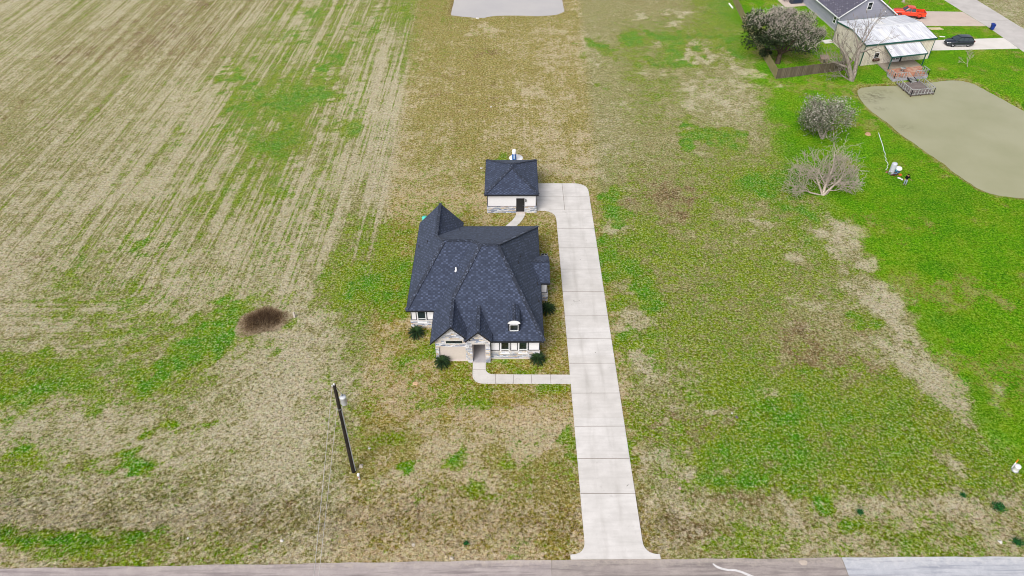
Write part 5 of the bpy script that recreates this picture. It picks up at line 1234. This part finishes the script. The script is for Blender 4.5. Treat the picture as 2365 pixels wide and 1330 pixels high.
# lean-to awning on two posts over a porch slab
a0, a1, ad = 3.7, 10.7, 3.1
b = MB(); f.poly(b, [(a0,-ad,2.62),(a1,-ad,2.62),(a1,-.14,3.42),(a0,-.14,3.42)]); aw = b.build('awning', M['metal_roof'], mb)
b = MB(); f.box(b, a0-.06, a1+.06, -ad-.10, -ad, 2.44, 2.64)
for s_ in (a0-.08, a1+.01):
    P_ = [(s_, -ad, 2.48), (s_+.07, -ad, 2.48), (s_+.07, -.14, 3.28), (s_, -.14, 3.28), (s_, -ad, 2.66), (s_+.07, -ad, 2.66), (s_+.07, -.14, 3.46), (s_, -.14, 3.46)]
    for q in ((3,2,1,0),(4,5,6,7),(0,1,5,4),(1,2,6,5),(2,3,7,6),(3,0,4,7)): f.poly(b, [P_[i] for i in q])
b.build('awning_edge', M['green_trim'], aw)
for s_ in (a0+.1, a1-.25): b = MB(); f.box(b, s_, s_+.14, -ad+.02, -ad+.16, 0, 2.5); b.build('post', M['green_trim'], mb)
b = MB(); f.box(b, a0-.2, a1+.2, -ad-.1, -.02, -.1, .10); b.build('porch_slab', concrete('old_porch', rgb(150, 142, 130, .75), rgb(176, 166, 152, .75), 1.2, True, .6), mb)
for k_ in range(2):
    s0 = 6.0+k_*.92; b = MB(); f.box(b, s0, s0+.90, -.07, -.01, .12, 2.15); dr = b.build('door', M['white_trim'], mb)
    b = MB(); f.box(b, s0+.12, s0+.78, -.085, -.07, .55, 2.0); pn_ = b.build('door_glass', M['glass'], dr)
    b = MB()
    for i in range(2): f.box(b, s0+.12+.22*(i+1)-.015, s0+.12+.22*(i+1)+.015, -.10, -.086, .55, 2.0)
    for i in range(4): f.box(b, s0+.12, s0+.78, -.10, -.0865, .55+.29*(i+1)-.015, .55+.29*(i+1)+.015)
    b.build('muntins', M['white_trim'], pn_)
b = MB(); f.box(b, 7.86, 8.12, -.14, -.01, .12, 2.2); b.build('door_shutter', M['dark_trim'], mb)
b = MB(); f.box(b, 2.3, 3.3, -.05, -.01, 1.2, 2.2); w_ = b.build('window', M['white_trim'], mb)
b = MB(); f.box(b, 2.38, 3.22, -.06, -.05, 1.28, 2.12); b.build('pane', M['glass'], w_)
b = MB(); f.box(b, 2.2, 3.4, -.5, -.06, .8, 1.15); b.build('window_box', plain('planter', rgb(96, 70, 60), .8, .2, 0, .3, 8), mb)
for s_, z_ in ((8.9, 1.35), (9.7, 1.2), (10.3, 1.5)):
    b = MB(); c = f.p(s_, -.05, z_); b.lathe(c, [(.0, .05), (.16, .04), (.17, 0)], 12, axis=tuple(-f.V)); b.build('wall_ornament', plain('ornament', rgb(92, 96, 80), .8, .2, 0, .3, 9), mb)
q = f.p(-.45, D+.2, 0); sl = thing('concrete_step', 'small pale concrete step at the back left corner of the metal workshop', 'step', tuple(q))
b = MB(); b.obox(q + Vector((-.3, 0, .04)), f.U, .9, f.V, .7, (0, 0, 1), .06); b.build('slab', M['conc_pale'], sl)

# ------------------------------------------------------------------ grey house, only its near end in the frame
h = Frame((63.05, 135.6), (11.4, 1.7), (-.95, 9.8)); W_, DD, he, hr = 11.3, 19.0, 2.95, 6.75
M['siding'] = boards('grey_siding', rgb(168, 170, 190, .74), rgb(176, 178, 196, .74), rgb(160, 160, 178, .74), .2, False, .7)
M['old_roof'] = shingles('weathered_shingles', rgb(84, 84, 104, .72), rgb(136, 132, 146, .72), .24, .5)
gh = thing('grey_house', 'grey sided house with white trim behind the metal workshop', 'house', tuple(h.O))
b = MB(); h.poly(b, [(0,0,0),(W_,0,0),(W_,0,he),(W_/2,0,hr-.05),(0,0,he)]); h.poly(b, [(W_,0,0),(W_,DD,0),(W_,DD,he),(W_,0,he)]); h.poly(b, [(W_,DD,0),(0,DD,0),(0,DD,he),(W_/2,DD,hr-.05),(W_,DD,he)]); h.poly(b, [(0,DD,0),(0,0,0),(0,0,he),(0,DD,he)])
b.build('wall', M['siding'], gh)
oh = .40; kk = (hr-he)/(W_/2)
b = MB()
for sg, s_e in ((0, -oh), (1, W_+oh)):
    P_ = [(s_e, -.35, he-kk*oh+.08), (W_/2, -.35, hr+.08), (W_/2, DD+.35, hr+.08), (s_e, DD+.35, he-kk*oh+.08)]
    h.poly(b, P_ if sg else P_[::-1])
rf = b.build('roof', M['old_roof'], gh)
b = MB()
for s_e, sg in ((-oh, 1), (W_+oh, -1)):
    for t_, in ((-.37,), (DD+.33,)):
        P_ = [(s_e, t_, he-kk*oh-.14), (W_/2, t_, hr-.14), (W_/2, t_, hr+.10), (s_e, t_, he-kk*oh+.10)]
        h.poly(b, P_ if sg > 0 else P_[::-1])
        Q_ = [(s, t+.05, z) for s, t, z in P_]; h.poly(b, Q_[::-1] if sg > 0 else Q_)
        h.poly(b, [P_[3], P_[2], Q_[2], Q_[3]] if sg > 0 else [P_[2], P_[3], Q_[3], Q_[2]])
    h.box(b, s_e-(.08 if sg > 0 else 0), s_e+(.0 if sg > 0 else .08), -.37, DD+.38, he-kk*oh-.12, he-kk*oh+.085)
b.build('fascia', M['white_trim'], rf)
b = MB(); h.box(b, -.02, .09, -.04, .06, 0, he); b.build('corner_board', M['white_trim'], gh); b = MB(); h.box(b, W_-.09, W_+.02, -.04, .06, 0, he); b.build('corner_board', M['white_trim'], gh)
b = MB(); h.box(b, -.06, 0, -.02, DD, -.05, .22); b.build('foundation', M['porch'], gh)
def hwin(s0, s1, t0, t1, z0, z1, n_, fr=.13):
    b = MB()
    if t1-t0 < .2:
        h.box(b, s0, s1, t0, t1, z0, z0+fr); h.box(b, s0, s1, t0, t1, z1-fr, z1); h.box(b, s0, s0+fr, t0, t1, z0+fr, z1-fr); h.box(b, s1-fr, s1, t0, t1, z0+fr, z1-fr); h.box(b, s0+fr, s1-fr, t0+.01, t1, (z0+z1)/2-.03, (z0+z1)/2+.03)
        w = b.build('window', M['white_trim'], gh); b = MB(); h.box(b, s0+fr, s1-fr, t0+.03, t1-.01, z0+fr, z1-fr)
    else:
        h.box(b, s0, s1, t0, t1, z0, z0+fr); h.box(b, s0, s1, t0, t1, z1-fr, z1); h.box(b, s0, s1, t0, t0+fr, z0+fr, z1-fr); h.box(b, s0, s1, t1-fr, t1, z0+fr, z1-fr); h.box(b, s0+.01, s1, t0+fr, t1-fr, (z0+z1)/2-.03, (z0+z1)/2+.03)
        w = b.build('window', M['white_trim'], gh); b = MB(); h.box(b, s0+.03, s1-.01, t0+fr, t1-fr, z0+fr, z1-fr)
    b.build('pane', M['glass'], w)
hwin(W_/2-.62, W_/2+.42, -.06, 0, 3.75, 5.3, 1)
hwin(-.06, 0, .9, 2.0, 1.0, 2.45, 1)
b = MB(); c = h.p(9.1, -.02, 3.3); b.lathe(c, [(.0, .12), (.10, .10), (.12, 0)], 10, axis=tuple(-h.V)); b.build('gable_lamp', M['white_trim'], gh)
b = MB(); b.prism([(56.2, 158), (56.7, 152.7), (57.2, 148.4), (61.75, 149.4), (61.0, 158)], -.1, .06); o = b.build('patio', [M['conc_pink']]); tag(o, kind='structure')
q = Vector((60.0, 150.9, .06)); hk = thing('outdoor_kitchen', 'dark outdoor grill island with a tan counter on the patio of the grey house', 'grill', tuple(q))
b = MB(); b.obox(q + Vector((0,0,.42)), h.U, 1.25, h.V, .55, (0, 0, 1), .42); b.build('cabinet', plain('island_grey', rgb(64, 70, 86), .6, .4, 0, .2, 6), hk)
b = MB(); b.obox(q + Vector((0,0,.88)), h.U, 1.35, h.V, .62, (0, 0, 1), .04); b.build('counter', plain('counter_tan', rgb(206, 190, 166), .5, .4), hk)
b = MB(); b.obox(q + Vector((0,0,.45)) - h.V*.56, h.U, .8, h.V, .012, (0, 0, 1), .25); b.build('grill_doors', plain('dark_blue_door', rgb(40, 56, 84), .4, .5), hk)
def chair(px, py, rz, lab):
    p = at(px, py, .06); t = thing('patio_chair', lab, 'chair', p, rz, 'patio chairs of the grey house')
    b = MB(); b.box(-.26, .26, -.26, .26, .42, .46); b.build('seat', M['dark_trim'], t, True)
    b = MB(); b.obox((0, .28, .72), (1, 0, 0), .26, (0, .25, 1), .28, (0, 1, -.25), .02); b.build('backrest', M['dark_trim'], t, True)
    for sx in (-.23, .23):
        for sy in (-.23, .23): b = MB(); b.box(sx-.02, sx+.02, sy-.02, sy+.02, 0, .42); b.build('leg', M['dark_trim'], t, True)
chair(1812, 3, .5, 'dark patio chair nearest the lawn on the patio of the grey house')
chair(1822, 4, -.6, 'dark patio chair nearest the grill island of the grey house')
rock('rock', 'white stone at the corner of the grey house patio', 1806, 18, .42, WR, 21)
q = Vector(at(1757, 24)); bm_ = thing('dark_tarp', 'small crumpled dark tarp on the bright lawn behind the plank fence', 'tarp', tuple(q))
b = MB(); b.grid([[(q.x+r*.62*math.cos(a)*(1+.2*math.sin(3*a)), q.y+r*.42*math.sin(a), .02+.22*(1-r)+.04*math.sin(5*a+6*r)) for a in [k*.5236 for k in range(12)]] for r in (.05, .4, .7, 1)], 0, True, True); b.build('tarp_sheet', M['black'], bm_)
q = Vector(at(1688, 13)); pk_ = thing('white_pipe', 'white pipe length lying outside the plank fence', 'pipe', tuple(q))
b = MB(); b.tube([Vector(at(1684, 8, .12)), Vector(at(1692, 18, .12))], .16, 9); b.build('pipe_length', M['pvc'], pk_)

# ------------------------------------------------------------------ plank fence
M['fence_front'] = boards('fence_planks', rgb(104, 92, 84), rgb(140, 128, 114), rgb(92, 88, 66), .16)
M['fence_side'] = boards('fence_planks_green', rgb(150, 142, 104), rgb(172, 160, 124), rgb(128, 124, 84), .16)
fe = thing('plank_fence', 'weathered wooden plank fence turning a corner below the big oak', 'fence', (45.5, 114.65, 0))
pts = [(48.0, 166.0), (47.2, 152.7), (46.1, 136.9), (45.5, 114.65), (52.0, 116.3), (58.3, 118.0)]
for i in range(len(pts)-1):
    p, q = Vector((*pts[i], 0)), Vector((*pts[i+1], 0)); d = (q-p).normalized(); nrm = Vector((-d.y, d.x, 0)); n_ = int((q-p).length/.16); rn = random.Random(i+40); b = MB()
    for k in range(n_):
        c = p + (q-p)*((k+.5)/n_); hgt = 1.82 + rn.uniform(-.04, .04); b.obox(c + Vector((0,0,hgt/2-.03)) + nrm*rn.uniform(-.008, .008), d, .078, nrm, .012, (0, 0, 1), hgt/2)
    side = b.build('fence_panel', M['fence_side'] if i < 3 else M['fence_front'], fe)
    b = MB()
    for z in (.45, 1.5): b.bar(p + nrm*(.04 if i < 3 else .04) + Vector((0,0,z)), q + nrm*.04 + Vector((0,0,z)), .05, .09)
    b.build('rail', M['fence_side'], side)
for k, (x, y) in enumerate([(47.2, 152.7), (46.65, 144.8), (46.1, 136.9), (45.9, 129.5), (45.7, 122), (45.56, 114.75), (48.8, 115.5), (52.0, 116.36), (55.2, 117.2), (58.3, 118.05)]):
    b = MB(); b.box(x-.05+.1, x+.05+.1, y+.03, y+.13, 0, 1.86); b.build('fence_post', M['fence_side'], fe)
dg_ = thing('dog_house', 'small wooden dog house with a pinkish lid roof behind the plank fence', 'dog house', (56.0, 121.5, 0))
b = MB(); b.box(55.4, 56.6, 121.1, 122.0, 0, .75); b.build('kennel_wall', M['fence_side'], dg_)
b = MB(); b.obox((56.0, 121.5, .86), (1, 0, 0), .75, (0, 1, .22), .62, (0, -.22, 1), .035); b.build('kennel_roof', boards('kennel_roof', rgb(168, 144, 134), rgb(190, 170, 158), rgb(140, 120, 108), .2), dg_)
b = MB(); b.box(55.75, 56.2, 121.085, 121.1, .05, .5); b.build('opening', M['black'], dg_)

# ------------------------------------------------------------------ brick terrace, steps and dock
M['brick'] = NT('terrace_brick', .9, .2).mat
n = NT('terrace_bricks', .9, .2); br_ = n.n('TexBrick'); n.put(br_.inputs['Vector'], n.uv()); br_.inputs['Scale'].default_value = 1; br_.inputs['Brick Width'].default_value = .4; br_.inputs['Row Height'].default_value = .2; br_.inputs['Mortar Size'].default_value = .014
br_.inputs['Color1'].default_value = rgb(166, 96, 74); br_.inputs['Color2'].default_value = rgb(208, 148, 118); br_.inputs['Mortar'].default_value = rgb(170, 150, 136)
c = n.mix(n.rng(n.noise(n.geo(), 1.4, 4), .45, .7, 0, .7), br_.outputs['Color'], rgb(200, 186, 172)); n.col(c); M['brick'] = n.mat
M['deck'] = boards('deck_planks', rgb(132, 122, 120), rgb(160, 150, 146), rgb(96, 88, 86), .15, False)
M['rail'] = boards('rail_wood', rgb(170, 172, 172, .78), rgb(198, 198, 198, .8), rgb(110, 116, 116), .4)
TZ, DZ_ = .42, -.12
def z8(x, y, z): return Vector(at(1980+x/11.085, 120+y/11.085, z))
# terrace corners under the rail tops of the photo
rA, rB, rC, rD, rE, rF = [z8(x, y, TZ+.95) for x, y in ((835, 435), (990, 545), (1305, 515), (1520, 475), (1860, 455), (1715, 350))]
te = thing('brick_terrace', 'red brick terrace with grey railings between the metal workshop and the dock', 'terrace', (rB.x, rB.y, 0))
back_l, back_r = f.p(3.6, -ad-.12, 0), f.p(10.4, -ad-.12, 0)
poly = [(rB.x-.05, rB.y-.05), (rE.x+.05, rE.y-.05), (rF.x+.05, rF.y), (back_r.x, back_r.y), (back_l.x, back_l.y), (rA.x-.05, rA.y)]
b = MB(); b.prism(poly, -.5, TZ, 0, 1); b.build('terrace_floor', [M['brick'], plain('grey_skirt', rgb(170, 170, 182, .8), .9, .2, 0, .15, 3)], te)
def railing(parent, path, zf, hh=.95, step=.55):
    for i in range(len(path)-1):
        p, q = path[i], path[i+1]; p, q = Vector((p.x, p.y, zf)), Vector((q.x, q.y, zf)); b = MB()
        b.bar(p + Vector((0,0,hh)), q + Vector((0,0,hh)), .15, .05); b.bar(p + Vector((0,0,.12)), q + Vector((0,0,.12)), .05, .10)
        rl = b.build('railing', M['rail'], parent); n_ = max(2, int(round((q-p).length/step)))
        for k in range(n_+1):
            c = p.lerp(q, k/n_); b = MB(); b.box(c.x-.045, c.x+.045, c.y-.045, c.y+.045, zf-.02, zf+hh-.026); b.build('baluster', M['rail'], rl)
railing(te, [rA, rB, rC], TZ); railing(te, [rD, rE, rF], TZ)
d0, d1, d2, d3 = [z8(x, y, DZ_+.92) for x, y in ((1060, 672), (1425, 972), (2010, 915), (1640, 612))]
dock = thing('dock', 'square grey wooden dock with railings standing in the near pond', 'dock', (d1.x, d1.y, 0))
b = MB(); b.prism([(v.x, v.y) for v in (d0, d1, d2, d3)], DZ_-.12, DZ_); b.build('deck', M['deck'], dock)
railing(dock, [d0, d1, d2, d3], DZ_, .92, .62)
for v in (d0, d1, d2, d3, d1.lerp(d2, .45), d0.lerp(d1, .5), d2.lerp(d3, .5)): b = MB(); b.tube([(v.x, v.y, -1.6), (v.x, v.y, DZ_-.12)], .09, 8); b.build('pile', M['bark_dark'], dock)
s0, s1 = Vector((rC.x, rC.y, 0)), Vector((rD.x, rD.y, 0)); sv = (s1-s0).normalized(); sn = Vector((sv.y, -sv.x, 0))
stp = thing('dock_steps', 'short flight of dark wooden steps from the brick terrace down to the dock', 'stairs', tuple((s0+s1)/2))
mid = (s0+s1)/2; hw = (s1-s0).length*.34
for k in range(4):
    b = MB(); b.obox(mid + sn*(.16+.30*k) + Vector((0, 0, TZ-.12*(k+1)+.02)), sv, hw, sn, .13, (0, 0, 1), .025); b.build('tread', M['rail'], stp)
b = MB()
for sg in (-1, 1): b.obox(mid + sv*sg*(hw+.04) + sn*.62 + Vector((0, 0, .12)), sn - Vector((0, 0, .4)), .72, sv, .03, Vector((.0, 0, 1)) + sn*.4, .12)
b.build('stringer', M['dark_trim'], stp)
for sg in (-1, 1):
    b = MB(); a_ = mid + sv*sg*(hw+.12) + Vector((0,0,TZ+.93)); e_ = mid + sv*sg*(hw+.12) + sn*1.3 + Vector((0,0,DZ_+.9)); b.bar(a_, e_, .10, .05); b.bar(e_ - Vector((0,0,.03)), (e_.x, e_.y, DZ_), .08, .08, 0, (1, 0, 0)); b.build('handrail', M['rail'], stp)
ch = mid - sn*2.0; tb = thing('garden_table', 'small pale wrought table on the brick terrace above the steps', 'table', (ch.x, ch.y, TZ))
b = MB(); b.lathe((ch.x, ch.y, TZ+.70), [(0, .0), (.5, 0), (.5, .035), (0, .04)], 16); b.build('table_top', M['rail'], tb)
for k in range(3): b = MB(); a = k*2.09; b.bar((ch.x+.08*math.cos(a), ch.y+.08*math.sin(a), TZ+.69), (ch.x+.38*math.cos(a), ch.y+.38*math.sin(a), TZ), .05); b.build('leg', M['galv'], tb)

# ------------------------------------------------------------------ vehicles (nose towards +x in their own plan)
def loft(b, st, m=0):
    """st: stations (x, [(y, z) half outline from sill to roof centre])"""
    rows = []
    for x, hf in st:
        rows.append([(x, -y, z) for y, z in hf] + [(x, y, z) for y, z in hf[::-1]])
    b.grid(rows, m, True); b.face(rows[0], m); b.face(rows[-1][::-1], m)
def wheel(parent, x, y, r, w, rim_m):
    sg = 1 if y > 0 else -1; b = MB()
    b.lathe((x, y-sg*w, r), [(r*.62, 0), (r*.95, .0), (r, .04), (r, w-.04), (r*.95, w), (r*.62, w-.01)], 20, axis=(0, sg, 0)); t = b.build('wheel', M['tyre'], parent, True)
    b = MB(); b.lathe((x, y-sg*w, r), [(r*.63, .01), (r*.63, w-.03), (r*.52, w-.02), (r*.2, w-.05), (0, w-.04)], 20, axis=(0, sg, 0)); b.build('rim', rim_m, t, True)
M['tyre'] = plain('tyre', (.018, .018, .020, 1), .85, .2)
gl_ = NT('car_glass', .05, .7); gl_.col((.03, .045, .055, 1)); M['car_glass'] = gl_.mat
def car_paint(name, c, r=.22):
    n = NT(name, r, .6); n.b.inputs['Coat Weight'].default_value = .6; n.b.inputs['Coat Roughness'].default_value = .08; n.col(n.mix(n.rng(n.noise(n.geo(), 4, 2), .3, .7, 0, .15), c, tuple(x*.75 for x in c[:3])+(1,))); return n.mat
suv = thing('black_suv', 'black SUV parked on the pale concrete drive beyond the pond', 'SUV', (83.45, 128.85, .025), R(181))
pt = car_paint('dark_navy_paint', (.012, .016, .028, 1))
lower = lambda w, zb, zt, cw=.06: [(w-.06, .24), (w, .36), (w+.01, .62), (w-.02, zt-.12), (w-cw-.06, zt), (0, zt+.03)]
b = MB()
loft(b, [(2.44, [(.55, .34), (.62, .42), (.64, .55), (.62, .66), (.55, .74), (0, .76)]), (2.32, lower(.84, .24, .84)), (1.9, lower(.93, .24, .96)), (1.2, lower(.96, .24, 1.04)), (.9, lower(.97, .24, 1.08)), (0, lower(.97, .24, 1.10)), (-1.4, lower(.97, .24, 1.12)), (-2.1, lower(.95, .24, 1.12)), (-2.36, lower(.88, .3, 1.06)), (-2.46, [(.72, .38), (.78, .46), (.78, .62), (.76, .9), (.7, 1.0), (0, 1.02)])])
body = b.build('body', pt, suv, True)
def cabin(b, x0, x1, xr0, xr1, zb, zr, wb, wr, m=0):
    P_ = lambda x, w, z: [(x, -w, z), (x, w, z)]
    B_ = [(x0, -wb*.92, zb), (x0, wb*.92, zb), (x1, -wb*.95, zb), (x1, wb*.95, zb)]; T4 = [(xr0, -wr*.94, zr-.03), (xr0, wr*.94, zr-.03), (xr1, -wr*.94, zr-.04), (xr1, wr*.94, zr-.04)]
    return B_, T4
def glasshouse(parent, x0, x1, xr0, xr1, zb, zr, wb, wr, pillars, paint):
    b = MB(); n_ = 14; rows = []
    xs_ = [x0 + (xr0-x0)*t for t in (0, .33, .66, 1)] + [xr0 + (xr1-xr0)*t for t in (.2, .4, .6, .8, 1)] + [xr1 + (x1-xr1)*t for t in (.5, 1)]
    def top(x):
        if x > xr0: return zb + (zr-zb)*(x0-x)/(x0-xr0)
        if x < xr1: return zb + (zr-zb)*(x-x1)/(xr1-x1)
        t = (x-xr1)/(xr0-xr1); return zr + .05*math.sin(math.pi*t)
    for x in xs_:
        z = max(top(x), zb+.01); k = (z-zb)/(zr-zb); w = wb + (wr-wb)*k
        hf = [(wb, zb), (wb+(w-wb)*.5, zb+(z-zb)*.5), (w, zb+(z-zb)*.92), (w-.08, z), (0, z+.025)]
        rows.append([(x, -y, q) for y, q in hf] + [(x, y, q) for y, q in hf[::-1]])
    b.grid(rows, 0, True); gm = b.build('windows', M['car_glass'], parent, True)
    b = MB(); rr_ = []
    for i in range(7):
        x = xr0 + .04 + (xr1-xr0-.08)*i/6; rr_.append([(x, wr*math.cos(a)*.97, top(min(max(x, xr1), xr0)) + .03 + .03*math.sin(a)) for a in [math.pi*k/8 for k in range(9)]])
    b.grid(rr_, 0, True); b.build('roof_panel', paint, parent, True)
    b = MB()
    for sg in (-1, 1):
        b.bar((x0, sg*wb*.99, zb), (xr0+.02, sg*wr, zr-.01), .06, .07); b.bar((x1, sg*wb*.99, zb), (xr1-.02, sg*wr, zr-.01), .10, .08); b.bar((xr0, sg*wr, zr-.01), (xr1, sg*wr, zr-.01), .06, .06)
        for xp in pillars: b.bar((xp, sg*(wb+.005), zb), (xp+.04, sg*(wr+.01), zr-.01), .07, .04)
    b.build('pillars', paint, parent, True)
glasshouse(suv, 1.12, -2.30, .25, -1.75, 1.07, 1.66, .93, .74, (-.25, -1.15), pt)
rim_s = plain('alloy_rim', rgb(200, 204, 210, .8), .3, .6, .5)
for x in (1.45, -1.42):
    for y in (-.97, .97): wheel(suv, x, y, .37, .24, rim_s)
lamp = plain('lamp_glass', rgb(220, 226, 232, .85), .15, .6)
for y in (-.62, .62): b = MB(); b.obox((2.36, y, .72), (.5, y*.8, 0), .08, (-y*.9, .5, 0), .17, (0, 0, 1), .07); b.build('headlight', lamp, suv, True)
for y in (-.72, .72): b = MB(); b.obox((-2.44, y, .95), (1, 0, 0), .05, (0, 1, 0), .14, (0, 0, 1), .10); b.build('tail_light', plain('red_lamp', rgb(150, 20, 24), .2, .6), suv, True)
b = MB(); b.obox((2.43, 0, .50), (1, 0, 0), .05, (0, 1, 0), .5, (0, 0, 1), .12); b.build('grille', M['black'], suv, True)
for y in (-1.03, 1.03): b = MB(); b.obox((.72, y, 1.14), (1, 0, 0), .08, (0, 1, 0), .10, (0, 0, 1), .07); b.build('mirror', pt, suv, True)
b = MB(); [b.box(-1.0, 1.0, s*.985-.02, s*.985+.02, .30, .36) for s in (-1, 1)]; b.build('side_strip', rim_s, suv, True)

tr_ = thing('red_truck', 'red crew cab pickup truck with a black bed parked behind the metal workshop', 'pickup truck', (80.2, 143.1, .03), R(166))
rp = car_paint('red_paint', (.72, .045, .012, 1), .3)
tl = lambda w, zt, zs=.50: [(w-.05, zs), (w, zs+.12), (w+.01, zs+.4), (w-.01, zt-.10), (w-.09, zt), (0, zt+.02)]
b = MB(); loft(b, [(2.92, [(.70, .62), (.80, .70), (.82, .85), (.80, 1.02), (.74, 1.08), (0, 1.10)]), (2.78, tl(.93, 1.18)), (2.2, tl(.98, 1.26)), (1.5, tl(1.0, 1.30)), (1.0, tl(1.0, 1.32)), (0, tl(1.0, 1.34)), (-1.0, tl(1.0, 1.34))]); tb_ = b.build('body', rp, tr_, True)
glasshouse(tr_, 1.25, -1.05, .55, -.78, 1.31, 1.93, .95, .76, (-.10,), rp)
b = MB()
for s in (-1, 1): b.box(-2.92, -1.0, s*.985-.05, s*.985+.05, .52, 1.34)
b.box(-2.92, -2.82, -.935, .935, .55, 1.33); b.build('bed_side', rp, tr_, True)
b = MB(); b.box(-2.82, -1.04, -.934, .934, .62, .80); b.box(-1.04, -1.0, -.934, .934, .80, 1.33); b.build('bed_liner', M['black'], tr_, True)
b = MB(); b.box(-2.96, -2.92, -.6, .6, .72, 1.2); b.build('tailgate', rp, tr_, True)
b = MB(); b.box(-3.06, -2.92, -.95, .95, .50, .66); b.box(2.9, 3.0, -.9, .9, .48, .66); b.build('bumper', M['dark_trim'], tr_, True)
for x in (1.95, -1.82):
    for y in (-1.0, 1.0):
        wheel(tr_, x, y, .43, .28, plain('red_rim', rgb(150, 30, 26), .4, .5))
        b = MB(); sg = 1 if y > 0 else -1; b.lathe((x, y-sg*.05, .46), [(.43, 0), (.54, .0), (.54, .085), (.43, .085)], 20, axis=(0, sg, 0)); b.build('wheel_arch', M['black'], tr_, True)
for y in (-.7, .7): b = MB(); b.obox((2.86, y, .98), (.6, y*.4, 0), .08, (-y*.4, .6, 0), .18, (0, 0, 1), .09); b.build('headlight', lamp, tr_, True)
for y in (-.97, .97): b = MB(); b.obox((-2.94, y*.93, 1.1), (1, 0, 0), .03, (0, 1, 0), .08, (0, 0, 1), .17); b.build('tail_light', plain('dark_red_lamp', rgb(90, 14, 14), .2, .6), tr_, True)
for y in (-1.1, 1.1): b = MB(); b.obox((.95, y, 1.42), (1, 0, 0), .07, (0, 1, 0), .12, (0, 0, 1), .10); b.build('mirror', M['black'], tr_, True)
b = MB(); [b.obox((x, s*1.015, 1.18), (1, 0, 0), .09, (0, 1, 0), .012, (0, 0, 1), .022) for s in (-1, 1) for x in (.05, -.9)]; b.build('door_handle', M['black'], tr_, True)

bn = thing('wheelie_bin', 'blue wheeled rubbish bin standing on the far road edge', 'rubbish bin', (93.55, 136.2, .03), R(-10))
blue = plain('bin_blue', rgb(20, 52, 140, .85), .5, .4)
b = MB(); rows = [[(-a, -a*1.05, z), (a, -a*1.05, z), (a, a*1.05, z), (-a, a*1.05, z)] for a, z in ((.24, .08), (.33, .98), (.36, .99), (.36, 1.04))]; b.grid(rows, 0, False, True); b.face(rows[0][::-1]); b.build('bin_body', blue, bn, True)
b = MB(); b.grid([[(-.37+.74*i/6, -.40, 1.05+.07*math.sin(math.pi*i/6)) for i in range(7)], [(-.37+.74*i/6, .44, 1.07+.09*math.sin(math.pi*i/6)) for i in range(7)]], 0, True); b.face([(-.37, -.40, 1.04), (.37, -.40, 1.04), (.37, .44, 1.06), (-.37, .44, 1.06)][::-1]); b.build('lid', blue, bn, True)
for x in (-.26, .26): b = MB(); b.lathe((x-.04, .30, .13), [(.0, 0), (.13, 0), (.13, .08), (0, .08)], 14, axis=(1, 0, 0)); b.build('wheel', M['tyre'], bn, True)
b = MB(); b.tube([(-.28, .46, 1.0), (.28, .46, 1.0)], .025, 6); b.build('handle', blue, bn, True)
# planks by the drives, post and stump by the grey house
pq = thing('plank_pile', 'yellowish planks stacked at the edge of the pinkish drive', 'planks', at(2158, 66))
rn = random.Random(6); q = Vector(at(2158, 66))
for k in range(7):
    b = MB(); a = rn.uniform(-.12, .1); b.obox(q + Vector((rn.uniform(-.4, .4), -.55+.2*(k % 5), .06+.07*(k//5))), (math.cos(a), math.sin(a), 0), 1.35+rn.uniform(-.3, .2), (-math.sin(a), math.cos(a), 0), .10, (0, 0, 1), .03); b.build('plank', M.setdefault('new_wood', boards('new_wood', rgb(226, 208, 170, .8), rgb(232, 224, 206, .8), rgb(210, 186, 140, .78), .4, False)), pq)
pq = thing('plank', 'single short white plank on the bare earth beside the metal workshop', 'plank', at(2176, 85)); q = Vector(at(2176, 85)); b = MB(); b.obox(q + Vector((0,0,.05)), (1, -.2, 0), .5, (.2, 1, 0), .16, (0, 0, 1), .03); b.build('board', M['pvc'], pq)
q = Vector(at(2053, 8)); wp_ = thing('wooden_post', 'brown wooden post on the grass behind the grey house', 'post', tuple(q)); b = MB(); b.tube([q + Vector((0,0,-.2)), q + Vector((.02, 0, 1.6))], .10, 8); b.lathe(q + Vector((.02,0,1.6)), [(.10, 0), (.12, .02), (0, .08)], 8); b.build('post', plain('brown_wood', rgb(176, 134, 88), .9, .2, 0, .2, 6), wp_)
q = Vector(at(2086, 4)); sp_ = thing('shrub_stump', 'cut brown shrub stump on the grass above the red truck', 'stump', tuple(q)); b = MB(); b.lathe(q + Vector((0,0,-.05)), [(.45, 0), (.30, .15), (.24, .45), (0, .47)], 9); b.tube([q + Vector((0,0,.3)), q + Vector((.35, .1, .75))], [.10, .05], 6); b.build('stump_wood', M['bark_grey'], sp_)
